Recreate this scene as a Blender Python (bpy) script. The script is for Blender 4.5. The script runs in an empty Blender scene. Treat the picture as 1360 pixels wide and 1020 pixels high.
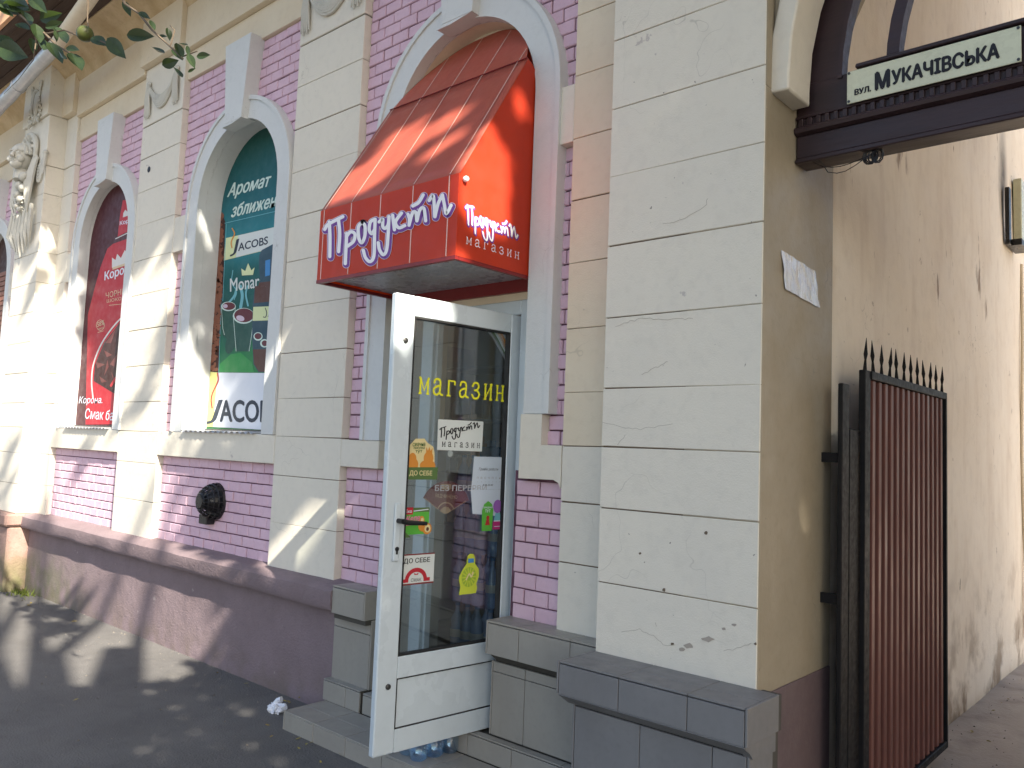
import bpy, bmesh, math, random
import numpy as np
from mathutils import Vector, Matrix, noise
random.seed(7)
R = math.radians
sc = bpy.context.scene
COL = sc.collection

# ---------------------------------------------------------------- camera
FPX = 1081.34
BX = (0.748, 0.663, 0.040); BY = (-0.024, 0.086, -0.996); BZ = (-0.664, 0.744, 0.080)
YAW, TILT, ROLL = 7.28791964e-01, -8.03919116e-02, 3.98177558e-02
def _rx(a): c, s = math.cos(a), math.sin(a); return np.array([[1,0,0],[0,c,-s],[0,s,c]])
def _ry(a): c, s = math.cos(a), math.sin(a); return np.array([[c,0,s],[0,1,0],[-s,0,c]])
def _rz(a): c, s = math.cos(a), math.sin(a); return np.array([[c,-s,0],[s,c,0],[0,0,1]])
M3 = _rz(ROLL) @ _rx(TILT) @ _ry(YAW) @ np.array([[1,0,0],[0,0,-1],[0,1,0]])
CAM = np.array([0.0, -2.97, 1.6])
cd = bpy.data.cameras.new('camera'); cam = bpy.data.objects.new('camera', cd); COL.objects.link(cam)
cd.sensor_fit = 'HORIZONTAL'; cd.sensor_width = 36.0; cd.lens = FPX / 1360 * 36.0
cd.clip_start = 0.05; cd.clip_end = 600
mw = Matrix.Identity(4)
for i in range(3):
    mw[i][0] = M3[0][i]; mw[i][1] = -M3[1][i]; mw[i][2] = -M3[2][i]; mw[i][3] = CAM[i]
cam.matrix_world = mw
sc.camera = cam

# ---------------------------------------------------------------- light
SUN = Vector((3.05, -1.0, 2.4)).normalized()
w = bpy.data.worlds.new('World'); sc.world = w; w.use_nodes = True
nt = w.node_tree; bg = nt.nodes['Background']
sky = nt.nodes.new('ShaderNodeTexSky'); sky.sky_type = 'NISHITA'; sky.sun_disc = False
sky.sun_elevation = math.asin(SUN.z); sky.sun_rotation = math.atan2(SUN.x, SUN.y)
sky.air_density = 1.0; sky.dust_density = 2.2; sky.ozone_density = 0.8
nt.links.new(sky.outputs[0], bg.inputs[0]); bg.inputs[1].default_value = 0.075
sd = bpy.data.lights.new('sun', 'SUN'); so = bpy.data.objects.new('sun', sd); COL.objects.link(so)
sd.energy = 4.3; sd.angle = R(0.5); sd.color = (1.0, 0.91, 0.77)
so.rotation_euler = (-SUN).to_track_quat('-Z', 'Y').to_euler()
sc.view_settings.view_transform = 'Standard'; sc.view_settings.look = 'None'
sc.view_settings.exposure = 1.98; sc.view_settings.gamma = 1.0
sc.view_settings.use_curve_mapping = False
sc.cycles.max_bounces = 10; sc.cycles.diffuse_bounces = 6

# ---------------------------------------------------------------- rays: a pixel of the photograph to a point on a plane of the place
def ray(u, v): return M3.T @ np.array([(u-680)/FPX, (v-510)/FPX, 1.0])
def onY(u, v, y=0.0):
    r = ray(u, v); return CAM + r*((y-CAM[1])/r[1])
def onZ(u, v, z):
    r = ray(u, v); return CAM + r*((z-CAM[2])/r[2])
def onX(u, v, x):
    r = ray(u, v); return CAM + r*((x-CAM[0])/r[0])
def pix(p):
    c = M3 @ (np.array(p, float)-CAM)
    return (680+FPX*c[0]/c[2], 510+FPX*c[1]/c[2], c[2])

# ---------------------------------------------------------------- materials
def mat(name, col, rough=0.75, col2=None, scale=6.0, amt=0.5, bump=0.15, bscale=120.0, bdist=0.002,
        cracks=0.0, dirt=0.0, dirtcol=(0.10,0.08,0.06), stretch=(1,1,1), metal=0.0, spec=0.4, chips=0.0,
        chipcol=(0.35,0.33,0.32), lump=0.0, base_moss=0.0, scuff=0.0):
    m = bpy.data.materials.new(name); m.use_nodes = True
    n = m.node_tree.nodes; l = m.node_tree.links
    b = n['Principled BSDF']; b.inputs['Roughness'].default_value = rough
    b.inputs['Metallic'].default_value = metal; b.inputs['Specular IOR Level'].default_value = spec
    g = n.new('ShaderNodeNewGeometry'); mp = n.new('ShaderNodeMapping'); mp.inputs['Scale'].default_value = stretch
    l.new(g.outputs['Position'], mp.inputs['Vector']); P = mp.outputs[0]
    def noi(s, d=4, r=0.55, src=P):
        x = n.new('ShaderNodeTexNoise'); x.inputs['Scale'].default_value = s; x.inputs['Detail'].default_value = d
        x.inputs['Roughness'].default_value = r; l.new(src, x.inputs['Vector']); return x.outputs['Fac']
    def ramp(f, a, bb, va=0.0, vb=1.0):
        x = n.new('ShaderNodeMapRange'); x.inputs[1].default_value = a; x.inputs[2].default_value = bb
        x.inputs[3].default_value = va; x.inputs[4].default_value = vb; l.new(f, x.inputs[0]); return x.outputs[0]
    def mix(f, a, bcol):
        x = n.new('ShaderNodeMix'); x.data_type = 'RGBA'
        if isinstance(f, (int, float)): x.inputs[0].default_value = f
        else: l.new(f, x.inputs[0])
        for s, i in ((a, 6), (bcol, 7)):
            if isinstance(s, tuple): x.inputs[i].default_value = (*s[:3], 1)
            else: l.new(s, x.inputs[i])
        return x.outputs[2]
    def mul(a, bb):
        x = n.new('ShaderNodeMath'); x.operation = 'MULTIPLY'
        for s, i in ((a, 0), (bb, 1)):
            if isinstance(s, (int, float)): x.inputs[i].default_value = s
            else: l.new(s, x.inputs[i])
        return x.outputs[0]
    if col2 is None: col2 = tuple(c*0.82 for c in col)
    c = mix(ramp(noi(scale), 0.35, 0.7, 0, amt), col, col2)
    c = mix(ramp(noi(scale*9, 3), 0.5, 0.8, 0, amt*0.5), c, tuple(x*0.85 for x in col2))
    hs = []
    if cracks > 0:
        # irregular fine cracks: edges of a distorted cell pattern, kept only in patches
        dn = n.new('ShaderNodeTexNoise'); dn.inputs['Scale'].default_value = 5; l.new(P, dn.inputs['Vector'])
        va = n.new('ShaderNodeVectorMath'); va.operation = 'MULTIPLY_ADD'; l.new(dn.outputs['Color'], va.inputs[0])
        va.inputs[1].default_value = (0.35,)*3; l.new(P, va.inputs[2])
        vo = n.new('ShaderNodeTexVoronoi'); vo.feature = 'DISTANCE_TO_EDGE'; vo.inputs['Scale'].default_value = 2.3
        l.new(va.outputs[0], vo.inputs['Vector'])
        ck = ramp(vo.outputs['Distance'], 0.0, 0.004, 1, 0)
        msk = ramp(noi(1.9, 2), 0.52, 0.6, 0, cracks)
        ck = mul(ck, msk); c = mix(ck, c, (0.16,0.14,0.12))
    if chips > 0:
        ch = ramp(noi(7.0, 6, 0.65), 0.69, 0.71, 0, chips); c = mix(ch, c, chipcol)
        pt = ramp(noi(38, 2), 0.76, 0.79, 0, chips); c = mix(pt, c, (0.12,0.10,0.09))
    if dirt > 0:
        mp2 = n.new('ShaderNodeMapping'); mp2.inputs['Scale'].default_value = (3.5,3.5,0.8); l.new(g.outputs['Position'], mp2.inputs['Vector'])
        d = ramp(noi(1.3, 6, 0.6, mp2.outputs[0]), 0.5, 0.78, 0, dirt); c = mix(d, c, dirtcol)
    if scuff > 0:
        for (sc3, a_, b_, am, cc) in (((5,5,1.6), .66, .72, scuff, (.20,.13,.08)), ((2.2,2.2,1.1), .60, .80, scuff*.55, (.36,.25,.16)), ((14,14,5), .70, .74, scuff, (.14,.09,.06))):
            mp3 = n.new('ShaderNodeMapping'); mp3.inputs['Scale'].default_value = sc3; l.new(g.outputs['Position'], mp3.inputs['Vector'])
            c = mix(ramp(noi(1.0, 5, 0.6, mp3.outputs[0]), a_, b_, 0, am), c, cc)
        sx = n.new('ShaderNodeSeparateXYZ'); l.new(g.outputs['Position'], sx.inputs[0])
        vd = n.new('ShaderNodeVectorMath'); vd.operation = 'SUBTRACT'; l.new(g.outputs['Position'], vd.inputs[0]); vd.inputs[1].default_value = (0, 4.17, 3.86)
        vm = n.new('ShaderNodeVectorMath'); vm.operation = 'MULTIPLY'; l.new(vd.outputs[0], vm.inputs[0]); vm.inputs[1].default_value = (0, 5.5, 2.1)
        ln = n.new('ShaderNodeVectorMath'); ln.operation = 'LENGTH'; l.new(vm.outputs[0], ln.inputs[0])
        c = mix(mul(ramp(ln.outputs['Value'], .15, 1.1, .9, 0), ramp(noi(5, 4), .25, .6, .5, 1)), c, (.03,.025,.02))
        lowm = mul(ramp(sx.outputs[2], 0.1, 1.1, 1, 0), ramp(noi(3.2, 6), 0.48, 0.62, 0, scuff)); c = mix(lowm, c, (.24,.17,.11))
    if base_moss > 0:
        sx = n.new('ShaderNodeSeparateXYZ'); l.new(g.outputs['Position'], sx.inputs[0])
        z = ramp(sx.outputs[2], 0.0, 0.55, 1, 0); xx = ramp(sx.outputs[0], -8.3, -7.2, 1, 0)
        f = mul(mul(z, xx), ramp(noi(5, 5), 0.35, 0.6, 0, base_moss)); c = mix(f, c, (0.07,0.10,0.02))
        f2 = mul(ramp(sx.outputs[2], 0.05, 0.3, 1, 0), ramp(noi(6, 5), 0.4, 0.65, 0, 0.6)); c = mix(f2, c, (0.15,0.12,0.09))
    l.new(c, b.inputs['Base Color'])
    bp = n.new('ShaderNodeBump'); bp.inputs['Strength'].default_value = bump; bp.inputs['Distance'].default_value = bdist
    h = noi(bscale, 5)
    if lump > 0:
        a = n.new('ShaderNodeMath'); a.operation = 'MULTIPLY_ADD'; l.new(noi(9, 3), a.inputs[0]); a.inputs[1].default_value = lump; l.new(h, a.inputs[2]); h = a.outputs[0]
    l.new(h, bp.inputs['Height']); l.new(bp.outputs[0], b.inputs['Normal'])
    rr = ramp(noi(scale*3), 0.3, 0.7, max(rough-0.12, 0.02), min(rough+0.1, 1)); l.new(rr, b.inputs['Roughness'])
    return m
def flat(name, col, rough=0.6, spec=0.3, **k): return mat(name, col, max(rough, .55), amt=0.12, bump=0.02, spec=spec, **k)

M = {}
M['cream'] = mat('cream_plaster', (0.69,0.65,0.555), 0.8, (0.645,0.61,0.53), 2.2, 0.7, 0.45, 160, 0.003, cracks=0.35, chips=0.75, chipcol=(0.42,0.38,0.36), lump=3.0)
M['cream_warm'] = mat('cream_plaster_warm', (0.68,0.60,0.46), 0.8, (0.64,0.545,0.40), 2.2, 0.7, 0.4, 150, 0.003, cracks=0.25, chips=0.4, lump=2.5)
M['joint'] = mat('joint_shadow_mortar', (0.15,0.11,0.075), 0.9, bump=0.5, bscale=60)
M['surround'] = mat('window_surround_paint', (0.60,0.62,0.615), 0.7, (0.56,0.58,0.58), 3, 0.6, 0.35, 140, 0.003, cracks=0.35, chips=0.3, lump=2.0)
M['ornament'] = mat('ornament_stucco', (0.56,0.55,0.49), 0.85, (0.47,0.46,0.41), 9, 0.6, 0.4, 90, 0.004, spec=.15)
M['brick'] = mat('pink_painted_brick', (0.64,0.455,0.545), 0.72, (0.575,0.39,0.475), 5, 0.8, 0.6, 90, 0.003, chips=0.35, chipcol=(0.40,0.30,0.34), lump=1.2)
M['brickmortar'] = mat('purple_mortar', (0.09,0.04,0.06), 0.9, (0.20,0.10,0.15), 14, 0.8, 0.6, 70, 0.004)
M['plinth'] = mat('mauve_plinth_render', (0.215,0.165,0.178), 0.85, (0.175,0.132,0.14), 3, 0.8, 0.8, 70, 0.006, chips=0.4, chipcol=(0.42,0.38,0.37), base_moss=0.9, lump=1.5)
M['pierplinth'] = mat('brown_pier_plinth', (0.30,0.20,0.17), 0.85, (0.23,0.15,0.13), 5, 0.8, 0.9, 60, 0.006, chips=0.3, base_moss=0.9, lump=1.5)
M['tile'] = mat('grey_beige_tile', (0.30,0.285,0.25), 0.42, (0.265,0.25,0.225), 4, 0.7, 0.1, 200, 0.001, dirt=0.35, dirtcol=(0.19,0.175,0.155))
M['tiledark'] = mat('slate_tile', (0.185,0.185,0.188), 0.5, (0.155,0.155,0.16), 5, 0.7, 0.15, 220, 0.001, dirt=0.35, dirtcol=(0.13,0.125,0.12))
M['grout'] = mat('dark_grout', (0.075,0.07,0.06), 0.95, bump=0.3)
M['ochre'] = mat('ochre_jamb_plaster', (0.32,0.275,0.20), 0.6, (0.275,0.235,0.165), 2.5, 0.8, 0.35, 90, 0.003, cracks=0.6, chips=0.5, chipcol=(0.60,0.48,0.28), lump=2.5)
M['jambpurple'] = mat('purple_jamb_paint', (0.14,0.10,0.104), 0.6, (0.115,0.082,0.086), 4, 0.7, 0.3, 80, 0.003, chips=0.9, chipcol=(0.50,0.48,0.45), lump=2)
M['passage'] = mat('passage_wall_plaster', (0.80,0.73,0.62), 0.8, (0.73,0.65,0.54), 1.2, 0.8, 0.4, 80, 0.004, cracks=0.4, chips=0.5, chipcol=(0.22,0.16,0.11), dirt=0.35, dirtcol=(0.45,0.33,0.23), lump=3, scuff=0.85)
M['wood'] = mat('dark_plum_wood', (0.040,0.022,0.026), 0.45, (0.022,0.013,0.015), 6, 0.8, 0.5, 60, 0.002, stretch=(0.25,1,1.6))
M['soffit'] = mat('old_brown_boards', (0.075,0.045,0.03), 0.8, (0.035,0.022,0.017), 4, 0.8, 0.6, 50, 0.004, stretch=(0.2,2,2))
M['fascia_board'] = mat('peach_fascia_paint', (0.62,0.36,0.20), 0.7, (0.55,0.30,0.16), 3, 0.7, 0.3, 50, 0.003)
M['cornice'] = mat('ochre_cornice', (0.58,0.46,0.29), 0.85, (0.42,0.31,0.17), 4, 0.9, 0.6, 60, 0.005, dirt=0.5, dirtcol=(0.35,0.24,0.13), lump=2)
M['zinc'] = mat('galvanised_sheet', (0.55,0.56,0.57), 0.4, (0.42,0.43,0.44), 9, 0.7, 0.2, 60, 0.002, metal=0.6)
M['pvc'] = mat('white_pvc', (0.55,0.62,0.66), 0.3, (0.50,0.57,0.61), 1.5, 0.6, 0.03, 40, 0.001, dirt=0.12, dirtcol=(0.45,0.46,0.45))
M['gasket'] = flat('black_gasket', (0.02,0.02,0.02), 0.6)
M['black'] = mat('black_plastic', (0.015,0.015,0.017), 0.35, bump=0.1)
M['steel'] = mat('dark_metal', (0.08,0.08,0.08), 0.35, metal=0.7, bump=0.1)
M['gateframe'] = mat('gate_black_paint', (0.009,0.009,0.010), 0.6, (0.018,0.016,0.016), 12, 0.6, 0.3, 80, spec=.2)
M['gateslat'] = mat('gate_brown_slat', (0.19,0.08,0.064), 0.5, (0.13,0.052,0.042), 5, 0.7, 0.15, 60, spec=.2, stretch=(1,1,0.2))
M['gatesheet'] = mat('gate_maroon_sheet', (0.045,0.009,0.010), 0.5, bump=0.1)
M['signplate'] = mat('enamel_sign', (0.64,0.66,0.50), 0.3, (0.55,0.56,0.42), 8, 0.6, 0.1, 60, dirt=0.3, dirtcol=(0.35,0.33,0.25))
M['asphalt'] = mat('asphalt', (0.135,0.131,0.127), 0.9, (0.095,0.093,0.092), 1.3, 0.8, 1.0, 95, 0.008, dirt=0.4, dirtcol=(0.11,0.105,0.095), lump=1.0)
M['concrete'] = mat('passage_concrete', (0.42,0.37,0.33), 0.9, (0.33,0.29,0.25), 2, 0.8, 0.8, 60, 0.006, cracks=0.9, dirt=0.6, dirtcol=(0.15,0.12,0.10))
M['bag'] = mat('white_plastic_bag', (0.75,0.78,0.85), 0.35, bump=0.4, bscale=30)
M['bark'] = mat('twig_bark', (0.12,0.09,0.06), 0.85, bump=0.6, bscale=60)
def leafmat(name, c, c2):
    m = mat(name, c, 0.45, c2, 30, 0.8, 0.2, 150)
    b = m.node_tree.nodes['Principled BSDF']
    tr = m.node_tree.nodes.new('ShaderNodeBsdfTranslucent'); tr.inputs[0].default_value = (c[0]*2.2, c[1]*2.2, c[2]*1.2, 1)
    mx = m.node_tree.nodes.new('ShaderNodeMixShader'); mx.inputs[0].default_value = 0.3
    o = m.node_tree.nodes['Material Output']
    m.node_tree.links.new(b.outputs[0], mx.inputs[1]); m.node_tree.links.new(tr.outputs[0], mx.inputs[2]); m.node_tree.links.new(mx.outputs[0], o.inputs[0])
    return m
M['leaf'] = leafmat('apple_leaf', (0.03,0.05,0.017), (0.018,0.034,0.014))
M['crownleaf'] = leafmat('crown_leaf', (0.07,0.11,0.03), (0.05,0.08,0.02))
M['fruit'] = mat('green_apple', (0.06,0.095,0.02), 0.45, (0.09,0.07,0.02), 12, 0.6, 0.05)
def fabric(name, col, tcol, mixf, rough=0.38):
    m = mat(name, col, rough, tuple(c*0.85 for c in col), 4, 0.6, 0.12, 40, 0.003, dirt=0.15, dirtcol=tuple(c*0.6+0.03 for c in col), spec=0.5)
    b = m.node_tree.nodes['Principled BSDF']
    tr = m.node_tree.nodes.new('ShaderNodeBsdfTranslucent'); tr.inputs[0].default_value = (*tcol, 1)
    mx = m.node_tree.nodes.new('ShaderNodeMixShader'); mx.inputs[0].default_value = mixf
    o = m.node_tree.nodes['Material Output']
    m.node_tree.links.new(b.outputs[0], mx.inputs[1]); m.node_tree.links.new(tr.outputs[0], mx.inputs[2]); m.node_tree.links.new(mx.outputs[0], o.inputs[0])
    return m
M['awning'] = fabric('red_awning_vinyl', (0.62,0.06,0.022), (1.0,0.27,0.01), 0.4, .5)
M['awning_slope'] = fabric('faded_red_vinyl', (0.50,0.125,0.085), (0.85,0.18,0.05), 0.25, 0.42)
M['awning_under'] = mat('grey_soffit_sheet', (0.40,0.40,0.42), 0.3, (0.30,0.30,0.32), 5, 0.8, 0.3, 20, 0.004)
M['redpaint'] = mat('dark_red_metal', (0.20,0.015,0.015), 0.4, bump=0.1)
M['yellow'] = flat('yellow_vinyl_letters', (0.80,0.78,0.03), 0.45)
M['white'] = flat('white_print', (0.80,0.80,0.82), 0.5)
M['purple'] = flat('purple_print', (0.17,0.055,0.28), 0.45)
M['ink'] = flat('black_print', (0.015,0.015,0.02), 0.5)
M['crackline'] = mat('crack_stroke', (0.30,0.26,0.21), 0.9, bump=0)  # even dark tone for the drawn hairline cracks
M['p_chip'] = mat('bare_render', (0.37,0.33,0.28), 0.9, bump=0.6, bscale=80)
def glass(name, tint=(0.85,0.9,0.88), rough=0.0, ior=1.45):
    m = bpy.data.materials.new(name); m.use_nodes = True; n = m.node_tree.nodes; l = m.node_tree.links
    n.remove(n['Principled BSDF'])
    g = n.new('ShaderNodeBsdfGlossy'); g.inputs['Roughness'].default_value = rough; g.inputs[0].default_value = (1,1,1,1)
    t = n.new('ShaderNodeBsdfTransparent'); t.inputs[0].default_value = (*tint,1)
    lw = n.new('ShaderNodeLayerWeight'); pw = n.new('ShaderNodeMath'); pw.operation = 'POWER'; l.new(lw.outputs['Facing'], pw.inputs[0]); pw.inputs[1].default_value = 3.5
    f = n.new('ShaderNodeMath'); f.operation = 'MULTIPLY_ADD'; l.new(pw.outputs[0], f.inputs[0]); f.inputs[1].default_value = .75; f.inputs[2].default_value = .11*(ior-.45)
    mx = n.new('ShaderNodeMixShader'); l.new(f.outputs[0], mx.inputs[0]); l.new(t.outputs[0], mx.inputs[1]); l.new(g.outputs[0], mx.inputs[2])
    l.new(mx.outputs[0], n['Material Output'].inputs[0]); return m
M['glass'] = glass('door_glass', (0.84,0.87,0.86), 0.01, 1.6)
M['bottleblue'] = glass('blue_bottle_plastic', (0.62,0.82,0.97), 0.15, 3.0)
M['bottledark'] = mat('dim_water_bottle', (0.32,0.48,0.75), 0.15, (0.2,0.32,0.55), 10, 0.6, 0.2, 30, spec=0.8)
M['foil'] = mat('silver_tape', (0.72,0.73,0.78), 0.2, (0.5,0.45,0.38), 20, 0.8, 1.0, 28, 0.02, metal=0.35, stretch=(1,1,0.15))

# ---------------------------------------------------------------- mesh helpers
class MB:
    def __init__(s): s.v = []; s.f = []
    def add(s, vs, fs):
        o = len(s.v); s.v += [tuple(map(float, p)) for p in vs]; s.f += [tuple(i+o for i in f) for f in fs]; return s
    def box(s, x0, x1, y0, y1, z0, z1, c=0.0):
        if c <= 0:
            return s.add([(x0,y0,z0),(x1,y0,z0),(x1,y1,z0),(x0,y1,z0),(x0,y0,z1),(x1,y0,z1),(x1,y1,z1),(x0,y1,z1)],
                  [(0,3,2,1),(4,5,6,7),(0,1,5,4),(1,2,6,5),(2,3,7,6),(3,0,4,7)])
        bm = bmesh.new(); bmesh.ops.create_cube(bm, size=1)
        for v in bm.verts:
            v.co = Vector(((x0+x1)/2+v.co.x*(x1-x0), (y0+y1)/2+v.co.y*(y1-y0), (z0+z1)/2+v.co.z*(z1-z0)))
        bmesh.ops.bevel(bm, geom=bm.edges[:], offset=c, segments=1, affect='EDGES')
        bm.verts.index_update()
        s.add([v.co for v in bm.verts], [[v.index for v in f.verts] for f in bm.faces]); bm.free(); return s
    def prism(s, pts, d):   # polygon (3d points) extruded by vector d
        n = len(pts); a = [Vector(p) for p in pts]; b = [p+Vector(d) for p in a]
        return s.add(a+b, [tuple(range(n))[::-1], tuple(range(n, 2*n))]+[(i, (i+1) % n, (i+1) % n+n, i+n) for i in range(n)])
    def tube(s, pts, r, seg=8, caps=True):
        pts = [Vector(p) for p in pts]; n = len(pts); rr = r if isinstance(r, (list, tuple)) else [r]*n
        o = len(s.v); prev = None
        for i, p in enumerate(pts):
            t = (pts[min(i+1, n-1)]-pts[max(i-1, 0)]).normalized()
            if prev is None: prev = t.orthogonal().normalized()
            prev = (prev-t*prev.dot(t)).normalized(); q = t.cross(prev)
            for k in range(seg):
                a = 2*math.pi*k/seg; s.v.append(tuple(p+(prev*math.cos(a)+q*math.sin(a))*rr[i]))
        for i in range(n-1):
            for k in range(seg):
                a = o+i*seg+k; b = o+i*seg+(k+1) % seg; s.f.append((a, b, b+seg, a+seg))
        if caps: s.f.append(tuple(range(o+seg-1, o-1, -1))); s.f.append(tuple(range(o+(n-1)*seg, o+n*seg)))
        return s
    def ell(s, c, r, seg=12, rings=8, rot=None):
        o = len(s.v); c = Vector(c)
        for i in range(rings+1):
            th = math.pi*i/rings
            for k in range(seg):
                a = 2*math.pi*k/seg; p = Vector((r[0]*math.sin(th)*math.cos(a), r[1]*math.sin(th)*math.sin(a), r[2]*math.cos(th)))
                if rot: p = rot @ p
                s.v.append(tuple(c+p))
        for i in range(rings):
            for k in range(seg):
                a = o+i*seg+k; b = o+i*seg+(k+1) % seg; s.f.append((a, b, b+seg, a+seg))
        return s
    def sweep(s, prof, x0, x1):   # (y,z) profile polygon along x
        return s.prism([(x0, y, z) for y, z in prof], (x1-x0, 0, 0))
    def build(s, name, m, parent=None, smooth=False, **props):
        me = bpy.data.meshes.new(name); me.from_pydata(s.v, [], s.f); me.validate(); me.update()
        bm = bmesh.new(); bm.from_mesh(me); bmesh.ops.remove_doubles(bm, verts=bm.verts, dist=1e-6)
        bmesh.ops.recalc_face_normals(bm, faces=bm.faces); bm.to_mesh(me); bm.free()
        me.materials.append(m)
        if smooth:
            for p in me.polygons: p.use_smooth = True
            try: me.set_sharp_from_angle(angle=R(40))
            except Exception: pass
        o = bpy.data.objects.new(name, me); COL.objects.link(o)
        if parent: o.parent = parent
        for k, v in props.items(): o[k] = v
        return o
def thing(name, label, cat, group=None):
    o = bpy.data.objects.new(name, None); COL.objects.link(o); o.empty_display_size = 0.1
    o['label'] = label; o['category'] = cat
    if group: o['group'] = group
    return o
def tag(o, label, cat, group=None):
    o['label'] = label; o['category'] = cat
    if group: o['group'] = group
    return o
def jbox(mb, x0, x1, y0, y1, z0, z1, c, j):
    # chamfered box with slightly uneven corners, as hand-finished blocks have
    st = len(mb.v); mb.box(x0, x1, y0, y1, z0, z1, c)
    dz = [random.uniform(-j, j) for _ in range(4)]; dy = random.uniform(-j, j)*0.5
    for i in range(st, len(mb.v)):
        x, y, z = mb.v[i]; tx = (x-x0)/(x1-x0); tz = (z-z0)/(z1-z0)
        zz = (dz[0]*(1-tx)+dz[1]*tx)*(1-tz)+(dz[2]*(1-tx)+dz[3]*tx)*tz
        mb.v[i] = (x, y+(dy if y < (y0+y1)/2 else 0), z+zz)
    return mb

# flat print in a plane: P(a,b,layer) -> 3d
def smooth_line(pts, k=6):
    if len(pts) < 3: return [Vector(p) for p in pts]
    p = [Vector(q) for q in pts]; p = [p[0]*2-p[1]]+p+[p[-1]*2-p[-2]]; out = []
    for i in range(1, len(p)-2):
        for j in range(k):
            t = j/k; out.append(0.5*((2*p[i])+(p[i+1]-p[i-1])*t+(2*p[i-1]-5*p[i]+4*p[i+1]-p[i+2])*t*t+(3*p[i]-p[i-1]-3*p[i+1]+p[i+2])*t**3))
    out.append(p[-2]); return out
def stroke(mb, pts, wd, P, layer, sm=True, sharp=False):
    q = smooth_line(pts) if sm else [Vector(p) for p in pts]
    # drop repeats
    q = [q[0]]+[b for a, b in zip(q, q[1:]) if (b-a).length > 1e-9]
    n = len(q); L = []; Rr = []
    for i in range(n):
        t = (q[min(i+1, n-1)]-q[max(i-1, 0)]).normalized(); nn = Vector((-t.y, t.x))
        L.append(q[i]+nn*wd/2); Rr.append(q[i]-nn*wd/2)
    o = len(mb.v)
    for a, b in zip(L, Rr): mb.v.append(tuple(P(a.x, a.y, layer))); mb.v.append(tuple(P(b.x, b.y, layer)))
    for i in range(n-1): mb.f.append((o+2*i, o+2*i+1, o+2*i+3, o+2*i+2))
    if not sharp:
        for (c, t) in ((q[0], (q[0]-q[1]).normalized()), (q[-1], (q[-1]-q[-2]).normalized())):
            a0 = math.atan2(t.y, t.x); arc = [c+Vector((math.cos(a0+x), math.sin(a0+x)))*wd/2 for x in [R(-90+180*k/8) for k in range(9)]]
            o = len(mb.v); mb.v += [tuple(P(a.x, a.y, layer)) for a in arc]; mb.f.append(tuple(range(o, o+9)))
def poly(mb, pts, P, layer): mb.add([P(a, b, layer) for a, b in pts], [tuple(range(len(pts)))])
def disc(mb, c, rx, ry, P, layer, rot=0, seg=20):
    poly(mb, [(c[0]+rx*math.cos(t)*math.cos(rot)-ry*math.sin(t)*math.sin(rot), c[1]+rx*math.cos(t)*math.sin(rot)+ry*math.sin(t)*math.cos(rot)) for t in [2*math.pi*k/seg for k in range(seg)]], P, layer)
def text(mb, s, bl, br, tl, P, layer, bold=0.0, shear=0.0, full=True):
    cu = bpy.data.curves.new('t', 'FONT'); cu.body = s; cu.size = 1; cu.offset = 0.0; cu.shear = shear; cu.resolution_u = 4
    ob = bpy.data.objects.new('t', cu); COL.objects.link(ob)
    bpy.context.view_layer.update()
    me = bpy.data.meshes.new_from_object(ob.evaluated_get(bpy.context.evaluated_depsgraph_get()))
    co = [(v.co.x, v.co.y) for v in me.vertices]; fs = [tuple(p.vertices) for p in me.polygons]
    bpy.data.objects.remove(ob); bpy.data.curves.remove(cu); bpy.data.meshes.remove(me)
    if not co: return
    x0 = min(c[0] for c in co); x1 = max(c[0] for c in co); y0 = min(c[1] for c in co); y1 = max(c[1] for c in co)
    bl = Vector(bl); ex = Vector(br)-bl; ey = Vector(tl)-bl; hgt = max(y1-y0, .01)
    offs = [(0,0)] if bold <= 0 else [(-bold,0),(bold,0),(0,bold*.7),(0,-bold*.7)]
    for k, (ox, oy) in enumerate(offs):
        vs = []
        for x, y in co:
            q = bl+ex*((x+ox-x0)/(x1-x0))+ey*((y+oy-y0)/hgt); vs.append(P(q.x, q.y, layer+.06*k))
        mb.add(vs, fs)
SER = {'м': [[(.14,0),(.14,.95)],[(.14,.95),(.5,.2),(.86,.95)],[(.86,.95),(.86,0)],[(0,0),(.28,0)],[(.72,0),(1,0)],[(0,.97),(.16,.97)],[(.84,.97),(1,.97)]],
 'а': [[(.15,.75),(.25,.95),(.5,1),(.72,.88),(.74,.5),(.74,.1),(.98,0)],[(.72,.58),(.35,.5),(.12,.3),(.2,.05),(.45,0),(.7,.16)]],
 'г': [[(.28,0),(.28,1)],[(.2,.97),(.88,.97)],[(.88,.97),(.88,.72)],[(.08,0),(.5,0)]],
 'з': [[(.12,.78),(.3,1),(.62,1),(.78,.78),(.6,.56),(.36,.52)],[(.58,.53),(.85,.3),(.68,.02),(.3,0),(.1,.2)]],
 'и': [[(.2,1),(.2,0)],[(.2,.06),(.8,.94)],[(.8,1),(.8,0)],[(.04,1),(.34,1)],[(.66,1),(.96,1)],[(.04,0),(.34,0)],[(.66,0),(.96,0)]],
 'н': [[(.2,1),(.2,0)],[(.2,.5),(.8,.5)],[(.8,1),(.8,0)],[(.04,1),(.34,1)],[(.66,1),(.96,1)],[(.04,0),(.34,0)],[(.66,0),(.96,0)]]}
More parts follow.
